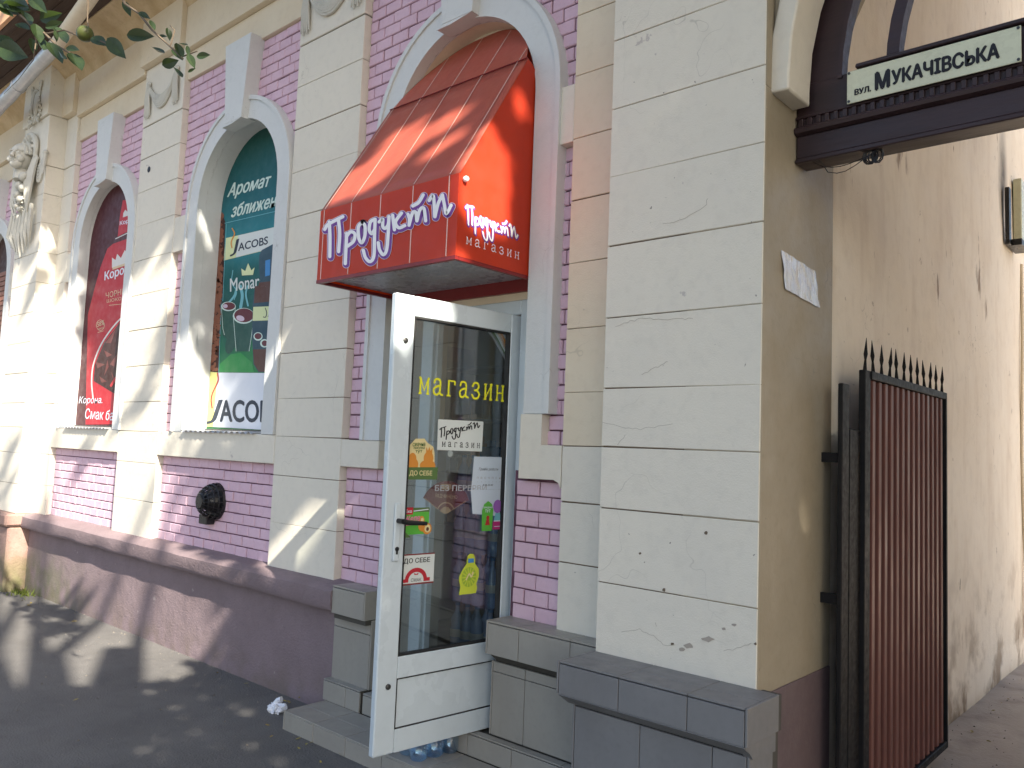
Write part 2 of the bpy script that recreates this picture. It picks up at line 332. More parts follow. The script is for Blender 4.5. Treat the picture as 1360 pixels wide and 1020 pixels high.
def serif(mb, s, bl, br, tl, P, layer, gap=0.35, wt=0.13):
    bl = Vector(bl); ex = Vector(br)-bl; ey = Vector(tl)-bl; n = len(s); W = n+(n-1)*gap; cw = ex.length/W; h = ey.length
    sc_ = 0
    for i, ch in enumerate(s):
        for j, st in enumerate(SER[ch]):
            pts = [bl+ex*((i*(1+gap)+a)/W)+ey*b for a, b in st]
            stroke(mb, pts, min(cw, h)*wt*(1.0 if len(st) > 2 or abs(st[0][0]-st[-1][0]) < .3 else .7), P, layer+0.05*(sc_ % 5), sm=len(st) > 3, sharp=len(st) == 2); sc_ += 1
BR = [ # brush lettering of the shop word, strokes in a 1360 x 952 field (y down)
 [(118,372),(124,520),(122,685)],[(200,345),(212,480),(202,640)],[(76,440),(112,392),(240,325)],
 [(275,478),(268,620),(262,748)],[(275,500),(310,462),(348,480),(338,545),(285,590)],
 [(415,375),(380,420),(385,520),(412,560),(438,500),(440,410),(415,375)],
 [(530,348),(490,372),(478,440),(500,478),(528,440)],[(532,348),(526,500),(520,680),(485,730),(445,695),(425,630)],
 [(568,372),(600,345),(600,410),(622,430),(650,395),(658,325)],[(656,325),(650,470),(636,620),(606,668),(572,625),(560,560)],
 [(690,312),(698,380),(706,442)],[(770,292),(716,372),(745,425),(800,405)],
 [(828,302),(842,350),(838,402)],[(838,400),(868,295),(898,285),(908,362)],[(910,360),(935,265),(972,250),(988,362)],[(872,228),(925,196),(966,128)],
 [(1020,178),(1055,132),(1066,230),(1070,325)],[(1072,325),(1100,210),(1140,128)],[(1140,130),(1158,220),(1174,298),(1218,222)]]
def brush_word(P, s, dx=8, dy=9, parent=None, mats=('white','purple','white'), wd=26, names=('letter_outline','letter_shadow','letter'), ow=2.0):
    out = []
    for k, (mm, ww, off, lay) in enumerate(((mats[0], wd*ow*1.125, (dx, dy), 1.0), (mats[1], wd*ow, (dx, dy), 2.0), (mats[2], wd, (0, 0), 3.2))):
        mb = MB()
        for i, st in enumerate(BR): stroke(mb, [(a+off[0], b+off[1]) for a, b in st], ww, P, lay+0.045*i)
        out.append(mb.build(names[k], M[mm], parent))
    return out

# ================================================================ ground
def GZ(x): return 0.055+max(min((x+3.9)*0.004, 0.02), -0.02)
mb = MB(); xs = [-150,-60,-30,-20,-14,-12,-10,-8.9,-3.9,1.1,4,10,20,60,150]
for a, b in zip(xs, xs[1:]):
    mb.add([(a,-150,GZ(a)),(b,-150,GZ(b)),(b,0.3,GZ(b)),(a,0.3,GZ(a))], [(0,1,2,3)])
mb.build('pavement', M['asphalt'], kind='structure')
MB().add([(-1.4,-0.04,0.078),(1.4,-0.04,0.078),(1.4,16,0.06),(-1.4,16,0.06)], [(0,1,2,3)]).build('passage_floor', M['concrete'], kind='structure')
MB().add([(-150,0.3,0.0),(150,0.3,0.0),(150,150,0.0),(-150,150,0.0)], [(0,1,2,3)]).build('ground', M['concrete'], kind='structure')

# ================================================================ the building
B = thing('shop_building', 'long cream plaster building with pink brick panels, arched windows and an arched gateway', 'building')
YB = 0.05                                   # face of the brick infill
WIN = [(-10.97, 'dark'), (-7.79, 'red'), (-5.44, 'green'), (-3.107, 'door')]
RI, RO, ZS = 0.538, 0.705, 3.385
WI = lambda xc: 0.5565 if abs(xc+5.44) < .05 else 0.538
WO = lambda xc: WI(xc)+.165
# mortar / backing wall with arched holes
def wall_hole(mb, x0, x1, z0, z1, xc, r, zb, zs, y):
    n = 20; arc = [(xc-r*math.cos(math.pi*k/n), zs+r*math.sin(math.pi*k/n)) for k in range(n+1)]
    mb.add([(x0,y,z0),(xc-r,y,z0),(xc-r,y,zs),(x0,y,zs)], [(0,1,2,3)])
    mb.add([(xc+r,y,z0),(x1,y,z0),(x1,y,zs),(xc+r,y,zs)], [(0,1,2,3)])
    if zb > z0: mb.add([(xc-r,y,z0),(xc+r,y,z0),(xc+r,y,zb),(xc-r,y,zb)], [(0,1,2,3)])
    tops = []
    for k in range(n+1):
        t = k/n; tops.append((x0+(x1-x0)*t, z1))
    mb.add([(a, y, b) for a, b in arc]+[(a, y, b) for a, b in tops], [(k, k+1, n+1+k+1, n+1+k) for k in range(n)])
    mb.add([(x0,y,zs),(xc-r,y,zs),(x0,y,z1)], [(0,1,2)]); mb.add([(x1,y,zs),(xc+r,y,zs),(x1,y,z1)], [(0,1,2)])
def arch_pts(xc, r, zb, zs, n=28): return [(xc-r, zb)]+[(xc-r*math.cos(math.pi*k/n), zs+r*math.sin(math.pi*k/n)) for k in range(n+1)]+[(xc+r, zb)]
def arch_ring(mb, xc, r0, r1, zb, zs, y0, y1, zbr=None, n=28):
    a = arch_pts(xc, r0, zb, zs, n); b = arch_pts(xc, r1, zb, zs, n)
    if zbr is not None: a[-1] = (a[-1][0], zbr); b[-1] = (b[-1][0], zbr)
    m_ = len(a); vs = [(x, y0, z) for x, z in a]+[(x, y0, z) for x, z in b]+[(x, y1, z) for x, z in a]+[(x, y1, z) for x, z in b]; f = []
    for i in range(m_-1):
        f += [(i, i+1, m_+i+1, m_+i), (2*m_+i, 3*m_+i, 3*m_+i+1, 2*m_+i+1), (i, 2*m_+i, 2*m_+i+1, i+1), (m_+i, m_+i+1, 3*m_+i+1, 3*m_+i)]
    f += [(0, m_, 3*m_, 2*m_), (m_-1, 3*m_-1, 4*m_-1, 2*m_-1)]
    mb.add(vs, f)
BAYS = [(-11.9,-9.93,-10.97), (-8.64,-7.11,-7.79), (-6.38,-4.71,-5.44), (-4.0,-2.325,-3.107)]
mb = MB()
for x0, x1, xc in BAYS[:3]:
    wall_hole(mb, x0-.05, x1+.05, 1.62, 4.56, xc, WI(xc), 1.64, ZS, YB+0.012)
    mb.add([(x0-.05,YB+.012,.6),(x1+.05,YB+.012,.6),(x1+.05,YB+.012,1.5),(x0-.05,YB+.012,1.5)], [(0,1,2,3)])
x0, x1, xc = BAYS[3]
wall_hole(mb, x0-.05, x1+.05, 1.62, 4.56, xc, RI, 1.62, ZS, YB+0.012)
for a, b in ((x0-.05, xc-RI), (-2.66, x1+.05)): mb.add([(a,YB+.012,.6),(b,YB+.012,.6),(b,YB+.012,1.5),(a,YB+.012,1.5)], [(0,1,2,3)])
mb.build('mortar_bed', M['brickmortar'], B)
# solid mass behind, floors and roof
mb = MB()
mb.box(-16,-11.9,0.0,0.6,-.2,5.2); mb.box(-16,-5.65,0.45,5.5,-.2,1.55)
mb.box(-16,-1.33,0.62,0.9,4.6,6.0); mb.box(-16,-1.33,5.5,5.8,-.2,6.0); mb.box(-16,-15.8,.6,5.5,-.2,6)
mb.build('inner_wall', M['cream_warm'], B)
mb = MB(); mb.sweep([(-.72,5.42),(-.72,5.36),(6,7.6),(6,7.75)], -16, 1.9); mb.build('roof', M['soffit'], B)

# bricks
bp, bh = 0.148, 0.0728
def brick_mesh():
    m_ = MB(); hw, hh = 0.5, 0.5; c = 0.03; cz = 0.07
    back = [(-.5,1,-.5),(.5,1,-.5),(.5,1,.5),(-.5,1,.5)]; mid = [(-.5,.25,-.5),(.5,.25,-.5),(.5,.25,.5),(-.5,.25,.5)]
    fr = [(-.5+c,0,-.5+cz),(.5-c,0,-.5+cz),(.5-c,0,.5-cz),(-.5+c,0,.5-cz)]
    m_.add(back+mid+fr, [(8,9,10,11)]+[(i, (i+1) % 4, (i+1) % 4+4, i+4) for i in range(4)]+[(i+4, (i+1) % 4+4, (i+1) % 4+8, i+8) for i in range(4)])
    return m_
bricks = []
def lay(x0, x1, z0, z1, arch=None, off=0):
    rows = int(round((z1-z0)/bh)); h = (z1-z0)/rows
    for r_ in range(rows):
        za = z0+r_*h; x = x0-((r_+off) % 2)*bp*0.5-random.uniform(0, .01)
        while x < x1-0.004:
            a, b = max(x, x0), min(x+bp, x1); x += bp
            if b-a < 0.02: continue
            segs = [(a, b)]
            if arch:
                xc, r0 = arch; zc = za+h/2
                zt = za if za > ZS else min(za+h, ZS)
                dz = max(0, za-ZS)
                if dz < r0:
                    hw = math.sqrt(r0*r0-dz*dz); L, Rr = xc-hw, xc+hw; segs = []
                    if a < L: segs.append((a, min(b, L)))
                    if b > Rr: segs.append((max(a, Rr), b))
            for a_, b_ in segs:
                if b_-a_ > 0.012: bricks.append((a_, b_, za, za+h))
for x0, x1, xc in BAYS[:3]:
    lay(x0, x1, 0.79, 1.445)
    lay(x0, x1, 1.635, 4.52, (xc, 0.60))
x0, x1, xc = BAYS[3]
lay(x0, -3.655, 0.79, 1.46); lay(-2.64, x1, 0.79, 1.455); lay(x0, x1, 1.625, 4.52, (xc, 0.60))
def vis(b):
    u, v, d = pix(((b[0]+b[1])/2, YB, (b[2]+b[3])/2))
    inside = d > 0 and -10 < u < 1370 and -10 < v < 1030
    ar = (b[1]-b[0])*(b[3]-b[2])/max(d, .1)**2
    return (ar if inside else ar*1e-3)
bricks.sort(key=vis, reverse=True)
proto = brick_mesh()
proto_o = proto.build('brick', M['brick'], B); pm = proto_o.data; first = True
rest = MB()
for i, (a, b, za, zb) in enumerate(bricks):
    g = 0.0030; wx, wz = b-a-2*g*1.25, zb-za-2*g*1.2
    y = YB+random.uniform(-.0035, .003); dep = 0.016
    rt = (random.uniform(-.006, .006), random.uniform(-.006, .006))
    if i < 300:
        o = proto_o if first else proto_o.copy()
        if not first: COL.objects.link(o)
        first = False
        o.location = ((a+b)/2+random.uniform(-.0012,.0012), y, (za+zb)/2+random.uniform(-.0012,.0012)); o.scale = (wx, dep, wz); o.rotation_euler = (random.uniform(-.03,.03), rt[0], random.uniform(-.02,.02))
    else:
        rest.add([((a+b)/2+p[0]*wx, y+p[1]*dep, (za+zb)/2+p[2]*wz) for p in proto.v], proto.f)
rest.build('brick', M['brick'], B, kind='stuff')

# stone blocks of pilasters and piers
JZ = [0.785,1.072,1.376,1.628,1.872,2.170,2.478,2.780,3.080,3.388,3.690,3.985,4.272]
def blocks(x0, x1, y0, y1, zs, m, nm='stone_block'):
    for a, b in zip(zs, zs[1:]):
        jbox(MB(), x0, x1, y0, y1, a+.0017, b-.0017, .0022, .0024).build(nm, m, B)
def core(x0, x1, y0, y1, z0, z1): MB().box(x0, x1, y0, y1, z0, z1).build('joint_bed', M['joint'], B)
PIL = [(-7.11,-6.38), (-4.71,-4.0)]
for x0, x1 in PIL:
    blocks(x0, x1, 0, YB+.01, JZ, M['cream']); core(x0+.005, x1-.005, .006, YB+.05, .6, 4.27)
    MB().box(x0, x1, -.004, YB+.02, 4.278, 4.80, .004).build('frieze_panel', M['cream'], B)
# narrow strips beside the piers
blocks(-8.92,-8.64, 0, YB+.01, JZ, M['cream']); core(-8.93,-8.645,.006,YB+.05,.6,4.27)
blocks(-9.93,-9.63, 0, YB+.01, JZ, M['cream']); core(-9.925,-9.6,.006,YB+.05,.6,4.27)
JR = [0.785,1.10,1.372,1.628]+JZ[4:]
blocks(-2.325,-1.975, 0, YB+.01, JR[:4], M['cream']); blocks(-2.325,-1.975, 0, YB+.01, JR[3:], M['cream_warm'])
core(-2.32,-1.9,.006,YB+.05,.6,4.27)
for a, b in ((-8.92,-8.64),(-9.93,-9.63),(-2.325,-1.975)): MB().box(a, b, -.004, YB+.02, 4.278, 4.80, .004).build('frieze_panel', M['cream'], B)
# projecting piers
for x0, x1 in ((-9.63,-8.92), (-1.985,-1.286), (1.29,1.985)):
    blocks(x0, x1-(.0 if x0 < -3 else .003), -.17, .03, JZ, M['cream']); core(x0+.005, x1-.012, -.163, .2 if x0 > -3 else .04, .6, 4.27)
    MB().box(x0, x1, -.174, .03, 4.278, 4.80, .004).build('frieze_panel', M['cream'], B)
    MB().box(x0-.01, x1+.01, -.20, .03, 4.803, 5.33, .004).build('frieze_panel', M['cream'], B)
MB().box(1.985, 6, 0, .6, 0, 5.3).build('wall', M['cream'], B)
MB().box(6, 14, 0, .6, 0, 5.3).build('wall', M['cream_warm'], B)
# sill bands, blocks under the door surround
for a, b, z0, z1 in ((-8.64,-7.113,1.445,1.635), (-6.377,-4.713,1.445,1.635), (-11.9,-9.93,1.445,1.635), (-3.997,-3.645,1.46,1.62)):
    MB().box(a, b, -.002, YB+.04, z0, z1, .004).build('sill_band', M['cream'], B)
mb = MB(); mb.prism([(-2.585,-.002,1.465),(-2.37,-.002,1.468),(-2.34,-.002,1.455),(-2.328,-.002,1.43),(-2.328,-.002,1.628),(-2.452,-.002,1.628),(-2.452,-.002,1.773),(-2.585,-.002,1.773)], (0,YB+.04,0))
mb.build('sill_band', M['cream'], B)
# impost blocks beside the surrounds
for x0, x1, xc in BAYS:
    for a, b in ((x0+.002, xc-WO(xc)+.003), (xc+WO(xc)-.003, x1-.002)):
        if b-a > .02: MB().box(a, b, .002, YB+.02, 3.072, 3.358, .003).build('impost_block', M['cream'], B)
# bands above the bricks, frieze
for x0, x1, xc in BAYS:
    MB().box(x0, x1, .024, YB+.05, 4.52, 4.757, .003).build('wall_band', M['cream_warm'], B)
fz = [(-11.9,-9.93),(-8.64,-7.11),(-6.38,-4.71),(-4.0,-2.325)]
for x0, x1 in fz: MB().box(x0+.003, x1-.003, -.022, YB+.05, 4.76, 5.36, .003).build('frieze_panel', M['cream_warm'], B)
for x0, x1 in ((-7.11,-6.38), (-4.71,-4.0), (-8.92,-8.64), (-9.93,-9.63), (-2.325,-1.975)):
    MB().box(x0, x1, -.065, YB+.05, 4.803, 5.36, .004).build('frieze_panel', M['cream_warm'], B)
mb = MB(); mb.sweep([(-.02,5.12),(-.06,5.20),(-.13,5.27),(-.24,5.33),(-.30,5.345),(-.30,5.375),(.3,5.375),(.3,5.12)], -16, -1.3); mb.build('cornice', M['cornice'], B)
for k in range(5):
    y = -.30-.09*k; MB().box(-16, 1.9, y-.088, y-.002, 5.352+.004*(k % 2), 5.375, .002).build('soffit_board', M['soffit'], B)
MB().box(-16, 1.9, -.79, -.755, 5.33, 5.68, .003).build('fascia_board', M['fascia_board'], B)
MB().box(-16, 1.9, -.752, -.70, 5.325, 5.35, .002).build('soffit_board', M['soffit'], B)

# window surrounds and keystones
def surround(xc, zb, zbr=None, key=True):
    RI, RO = WI(xc), WO(xc)
    mb = MB(); arch_ring(mb, xc, RI, RO-.03, zb, ZS, -.004, YB+.02, zbr); mb.build('window_surround', M['surround'], B, smooth=True)
    mb = MB(); arch_ring(mb, xc, RO-.03, RO, zb, ZS, -.016, YB+.02, zbr); mb.build('surround_rim', M['surround'], B, smooth=True)
    k = MB(); z0, z1 = 3.90, 4.535
    k.prism([(xc-.115,-.06,z0+.02),(xc+.115,-.06,z0+.02),(xc+.178,-.06,z1),(xc-.178,-.06,z1)], (0,.115,0))
    k.prism([(xc-.115,-.058,z0+.019),(xc-.155,-.058,z0+.0),(xc-.05,-.058,z0-.0),(xc+.115,-.058,z0+.019)], (0,.10,0))
    k.build('keystone', M['surround'], B)
for x0, x1, xc in BAYS[:3]: surround(xc, 1.637)
surround(BAYS[3][2], 1.622, 1.775)
# reveals
def reveal(xc, zb, y1, m, zbr=None):
    RI = WI(xc)
    mb = MB(); arch_ring(mb, xc, RI, RI+.04, zb, ZS, YB+.021, y1); mb.build('reveal', m, B, smooth=True)
reveal(BAYS[0][2], 1.6, .4, M['surround']); reveal(BAYS[1][2], 1.6, .4, M['surround']); reveal(BAYS[2][2], 1.6, .4, M['surround'])
reveal(BAYS[3][2], 1.5, .5, M['cream_warm'])
for x0, x1, xc in BAYS[:3]:   # ledge
    RI = WI(xc)
    # and corrugated sheet at the foot of each opening
    MB().box(xc-RI, xc+RI, .0, .4, 1.58, 1.638).build('sill', M['surround'], B)
    yd = {BAYS[2][2]: .19}.get(xc, .09)
    mb = MB(); n = 120; vs = []
    for i in range(n+1):
        x = xc-RI+.03+(2*RI-.09)*i/n; z = 1.647+.0075*math.sin(i*2*math.pi*14/n)
        vs += [(x,-.028,z-.004),(x,yd,z+.004)]
    mb.add(vs, [(2*i,2*i+2,2*i+3,2*i+1) for i in range(n)]); o = mb.build('corrugated_sill_sheet', M['zinc'], B, smooth=True)
    md = o.modifiers.new('s', 'SOLIDIFY'); md.thickness = .0012

# plinth, left part
mb = MB(); mb.box(-8.925,-3.905,-.03,.3,-.1,.66)
mb.build('plinth', M['plinth'], B)
mb = MB(); n = 90; pr = [(.06,.80),(-.02,.789),(-.085,.778),(-.115,.755),(-.118,.675),(-.105,.650),(-.03,.655),(.06,.655)]
vs = []; 
for i in range(n+1):
    x = -8.922+(-3.862+8.922)*i/n
    for (y, z) in pr:
        q = noise.noise(Vector((x*4, y*10, z*10)))*.006 if y < 0 else 0
        vs.append((x, y+q, z+q*.6))
k = len(pr); mb.add(vs, [(i*k+j, i*k+(j+1) % k, (i+1)*k+(j+1) % k, (i+1)*k+j) for i in range(n) for j in range(k)]+[tuple(range(k)), tuple(range(n*k, n*k+k))])
mb.build('plinth_ledge', M['plinth'], B, smooth=True)
mb = MB(); mb.box(-9.66,-8.925,-.22,.1,-.1,.66,.02); mb.box(-9.69,-8.90,-.26,.1,.662,.785,.02); mb.box(-12.5,-9.66,-.03,.1,-.1,.66); mb.box(-12.5,-9.68,-.11,.1,.655,.785,.01)
mb.build('pier_plinth', M['pierplinth'], B)

# tiled plinth, both sides of the door
def tiles(spec, m, nm='tile'):
    for (x0, x1, y0, y1, z0, z1) in spec: MB().box(x0+.0015, x1-.0015, y0, y1, z0+.0015, z1-.0015, .0015).build(nm, m, B)
tiles([(-3.862,-3.575,-.105,-.09,.638,.782), (-3.862,-3.575,-.105,.05,.783,.795), (-3.902,-3.575,-.05,-.038,.555,.61), (-3.902,-3.575,-.05,-.038,.262,.555),
       (-3.905,-3.70,-.10,-.088,.15,.258), (-3.70,-3.575,-.10,-.088,.15,.258), (-3.905,-3.575,-.10,-.05,.259,.268)], M['tile'])
tiles([(-3.575,-3.563,-.105,.0,.638,.795), (-3.575,-3.563,.0,.12,.638,.795), (-3.575,-3.563,-.05,.12,.262,.636)], M['tile'])
MB().box(-3.858,-3.577,-.086,.1,.61,.781).build('grout_bed', M['grout'], B); MB().box(-3.90,-3.577,-.036,.12,.0,.63).build('grout_bed', M['grout'], B); MB().box(-3.90,-3.577,-.086,-.03,.0,.258).build('grout_bed', M['grout'], B)
# right of the door
xr = [-2.645,-2.452,-2.16,-1.88]
for a, b in zip(xr, xr[1:]):
    tiles([(a,b,-.11,-.098,.645,.787), (a,b,-.11,-.03,.788,.80), (a,b,-.03,.05,.788,.80)], M['tile'])
for a, b in ((-2.66,-2.46),(-2.46,-2.17),(-2.17,-1.88)): tiles([(a,b,-.045,-.033,.552,.60), (a,b,-.045,-.033,.262,.552)], M['tile'])
tiles([(-2.657,-2.645,-.11,.0,.645,.80), (-2.672,-2.66,-.045,.12,.262,.6), (-2.657,-2.645,.0,.12,.6,.80)], M['tile'])
mb = MB(); mb.prism([(-2.643,-.096,.646),(-2.643,-.036,.60),(-2.643,.1,.60),(-2.643,.1,.786),(-2.643,-.096,.786)], (.9,0,0)); mb.box(-2.658,-1.8,-.031,.12,0,.61)
mb.build('grout_bed', M['grout'], B)
# landing / threshold riser that runs across the doorway
for a, b in ((-3.56,-3.28),(-3.28,-3.02),(-3.02,-2.765),(-2.765,-2.485),(-2.485,-2.2),(-2.2,-1.93)):
    tiles([(a,b,-.092,-.08,.15,.248), (a,b,-.092,-.046,.249,.259)], M['tile'])
for a, b in ((-3.56,-3.28),(-3.28,-3.02),(-3.02,-2.75)): tiles([(a,b,-.044,.10,.249,.259)], M['tile'])
MB().box(-3.56,-1.93,-.078,.5,.0,.2475).build('grout_bed', M['grout'], B)
# dark tiled plinth of the corner pier
xd = [-1.982,-1.706,-1.425,-1.215]
for a, b in zip(xd, xd[1:]):
    tiles([(a,b,-.412,-.40,.668,.783), (a,b,-.412,-.295,.784,.794), (a,b,-.293,-.17,.784,.794)], M['tiledark'])
    mb = MB(); mb.prism([(a+.001,-.412,.666),(a+.001,-.345,.622),(a+.001,-.335,.632),(a+.001,-.40,.676)], (b-a-.002,0,0)); mb.build('tile', M['tiledark'], B)
for a, b in ((-1.945,-1.649),(-1.649,-1.36),(-1.36,-1.235)): tiles([(a,b,-.35,-.338,.35,.62), (a,b,-.35,-.338,.06,.35)], M['tiledark'])
tiles([(-1.994,-1.982,-.412,-.112,.668,.794), (-1.957,-1.945,-.35,-.05,.06,.63), (-1.215,-1.203,-.412,-.17,.668,.794), (-1.235,-1.223,-.35,-.17,.06,.63)], M['tiledark'])
mb = MB(); mb.box(-1.98,-1.217,-.398,-.12,.66,.782); mb.box(-1.943,-1.237,-.336,-.1,0,.66); mb.build('grout_bed', M['grout'], B)
mb = MB(); mb.prism([(-1.215,-.40,.668),(-1.215,-.17,.668),(-1.215,-.17,.60),(-1.215,-.345,.615)], (-.03,0,0)); mb.build('grout_bed', M['tiledark'], B)

PQ = lambda a, b, l: tuple(onY(a, b, -.1712-.0002*l))
def blot(u, v, rx, ry, n=9):
    return [(u+rx*random.uniform(.55,1.1)*math.cos(2*math.pi*k/n), v+ry*random.uniform(.55,1.1)*math.sin(2*math.pi*k/n)) for k in range(n)]
random.seed(31)
for (u, v, rx, ry) in ((915,858,9,4),(940,849,9,4),(905,863,5,3),(893,855,3,2),(975,830,4,2),(882,783,3,3),(938,708,3,3),(961,835,4,2),(850,735,2,2),(1003,855,3,2)):
    mb = MB(); poly(mb, blot(u, v, rx, ry), PQ, 0); mb.build('paint_chip', M['joint'] if rx < 4 else M['p_chip'], B)
for pts in ([(852,498),(868,489),(880,484),(889,478)], [(818,433),(838,426),(858,423),(880,424),(905,424),(925,421)], [(800,560),(830,568),(850,570),(875,566),(900,563)], [(826,838),(850,836),(868,845),(880,856),(900,858)], [(870,826),(872,835)], [(880,298),(910,291),(938,272),(940,262)], [(820,590),(835,572)], [(961,865),(985,860),(1003,852)]):
    mb = MB(); pts = [(p_[0]+(q_[0]-p_[0])*t_+random.uniform(-1.1,1.1), p_[1]+(q_[1]-p_[1])*t_+random.uniform(-1.4,1.4)) for p_, q_ in zip(pts, pts[1:]) for t_ in (0,.25,.5,.75)]; stroke(mb, pts, .42, PQ, 0, False); mb.build('hairline_crack', M['crackline'], B)
# gateway jambs, arch, passage walls
def jamb(sx):
    a = sorted((sx*1.2865, sx*1.6))
    MB().box(a[0], a[1], -.166, .52, .76, 3.0, .004).build('gateway_jamb', M['ochre'], B)
    MB().box(min(sx*1.285, sx*1.6), max(sx*1.285, sx*1.6), -.167, .521, .0, .76, .003).build('gateway_jamb_base', M['jambpurple'], B)
    MB().box(min(sx*1.2865, sx*1.6), max(sx*1.2865, sx*1.6), -.166, .52, 3.0, 5.3).build('gateway_jamb', M['ochre'], B)
jamb(-1); jamb(1)
mb = MB(); n = 24; RA = 1.285; zc = 3.02     # wall above the arch
arc = [(-RA*math.cos(math.pi*k/n), zc+RA*math.sin(math.pi*k/n)) for k in range(n+1)]
tp = [(-RA+2*RA*k/n, 5.3) for k in range(n+1)]
vs = [(x,-.1,z) for x, z in arc]+[(x,-.1,z) for x, z in tp]+[(x,.5,z) for x, z in arc]+[(x,.5,z) for x, z in tp]; q = n+1
mb.add(vs, [f for k in range(n) for f in ((k,k+1,q+k+1,q+k),(2*q+k,3*q+k,3*q+k+1,2*q+k+1),(k,2*q+k,2*q+k+1,k+1))]); mb.build('gateway_arch_wall', M['ochre'], B)
mb = MB(); vs = []; f = []
A0, A1 = 1.22, 1.30
ar = lambda r_: [(-r_, 2.985)]+[(-r_*math.cos(math.pi*k/n), zc+.02+r_*math.sin(math.pi*k/n)) for k in range(n+1)]+[(r_, 2.985)]
a_, b_ = ar(A0), ar(A1); m_ = len(a_)
vs = [(x,-.12,z) for x, z in a_]+[(x,-.12,z) for x, z in b_]+[(x,.085,z) for x, z in a_]+[(x,.085,z) for x, z in b_]
for i in range(m_-1): f += [(i,i+1,m_+i+1,m_+i),(2*m_+i,3*m_+i,3*m_+i+1,2*m_+i+1),(i,2*m_+i,2*m_+i+1,i+1),(m_+i,m_+i+1,3*m_+i+1,3*m_+i)]
f += [(0,m_,3*m_,2*m_),(m_-1,3*m_-1,4*m_-1,2*m_-1)]
mb.add(vs, f); o = mb.build('gateway_moulding', M['cream'], B, smooth=True); bv = o.modifiers.new('b','BEVEL'); bv.width = .008; bv.segments = 2; bv.limit_method = 'ANGLE'
def roughwall(x, y0, y1, z0, z1, nx, nz, m, nm, thick, amp=.012):
    mb = MB(); vs = []
    for i in range(nx+1):
        for j in range(nz+1):
            y = y0+(y1-y0)*i/nx; z = z0+(z1-z0)*j/nz
            vs.append((x+noise.noise(Vector((y*1.1, z*1.1, 3)))*amp+noise.noise(Vector((y*4, z*4, 7)))*amp*.25, y, z))
    mb.add(vs, [(i*(nz+1)+j, (i+1)*(nz+1)+j, (i+1)*(nz+1)+j+1, i*(nz+1)+j+1) for i in range(nx) for j in range(nz)])
    o = mb.build(nm, m, B, smooth=True); md = o.modifiers.new('s','SOLIDIFY'); md.thickness = thick; md.offset = -1 if x < 0 else 1; return o
MB().box(-1.9,-1.345,.52,15,0,6.2).build('passage_wall', M['passage'], B)
roughwall(-1.325, .50, 15, 0, 6.2, 90, 40, M['passage'], 'passage_wall', .01)
MB().box(1.33,1.9,.52,4.15,0,7.2).build('passage_wall', M['passage'], B)
# wooden transom and fanlight bars
T = thing('gateway_transom', 'dark plum carved wooden transom with fan arcs set across the gateway arch', 'transom')
MB().box(-1.284,1.284,.108,.20,2.79,2.885,.006).build('lower_rail', M['wood'], T)
MB().box(-1.284,1.284,.098,.21,2.772,2.792,.004).build('moulding', M['wood'], T)
mb = MB(); mb.sweep([(.108,2.885),(.09,2.892),(.085,2.905),(.09,2.915),(.108,2.918)], -1.284, 1.284); mb.build('moulding', M['wood'], T)
MB().box(-1.284,1.284,.112,.20,2.886,3.095,.004).build('upper_rail', M['wood'], T)
x = -1.27; d0 = None
while x < 1.25:
    wv = .017
    if d0 is None: d0 = MB().box(0, wv, .098, .113, 2.919, 2.95, .0015).build('dentil', M['wood'], T); d0.location.x = x
    else: o = d0.copy(); COL.objects.link(o); o.location.x = x
    x += .034
MB().box(-1.284,1.284,.1,.113,2.952,2.962,.002).build('moulding', M['wood'], T)
MB().box(-1.05,1.05,.088,.21,3.095,3.112,.004).build('cap_moulding', M['wood'], T)
def fan(r0, r1, y0, y1, nm):
    mb = MB(); a = [(-r0*math.cos(math.pi*k/32), 3.08+r0*math.sin(math.pi*k/32)) for k in range(33)]; b = [(-r1*math.cos(math.pi*k/32), 3.08+r1*math.sin(math.pi*k/32)) for k in range(33)]
    q = 33; vs = [(x,y0,z) for x, z in a]+[(x,y0,z) for x, z in b]+[(x,y1,z) for x, z in a]+[(x,y1,z) for x, z in b]
    f = []
    for i in range(32): f += [(i,i+1,q+i+1,q+i),(2*q+i,3*q+i,3*q+i+1,2*q+i+1),(i,2*q+i,2*q+i+1,i+1),(q+i,q+i+1,3*q+i+1,3*q+i)]
    mb.add(vs, f); mb.build(nm, M['wood'], T, smooth=True)
fan(1.12, 1.25, .115, .20, 'arch_frame'); fan(1.105, 1.122, .105, .13, 'arch_bead'); fan(.905, .95, .125, .18, 'fan_arc'); fan(.45, .49, .125, .18, 'fan_arc')
for a in (50, 70, 90, 110, 130):
    c, s = math.cos(R(a)), math.sin(R(a)); MB().tube([(c*.49,.15,3.08+s*.49),(c*1.12,.15,3.08+s*1.12)], .018, 4).build('fan_spoke', M['wood'], T)
# street sign
S = thing('street_sign', 'pale enamel street name plate with black lettering screwed to the wooden transom', 'street sign')
PS = lambda a, b, l: (a, .082-.0006*l, b)
mb = MB(); mb.box(-1.078,-.507,.083,.088,2.958,3.084,.0015); mb.build('sign_plate', M['signplate'], S)
mb = MB(); text(mb, 'М', (-.972,2.985), (-.925,2.985), (-.972,3.050), PS, 1, .06); text(mb, 'УКАЧІВСЬКА', (-.915,2.989), (-.572,2.989), (-.915,3.043), PS, 1, .055)
text(mb, 'ВУЛ.', (-1.048,2.985), (-.99,2.985), (-1.048,3.007), PS, 1, .06)
mb.build('lettering', M['ink'], S)
for px_, pz_ in ((-1.07,2.966),(-1.07,3.076),(-.515,2.966),(-.515,3.076)):
    MB().tube([(px_,.083,pz_),(px_,.079,pz_)], .005, 8).build('screw', M['steel'], S)
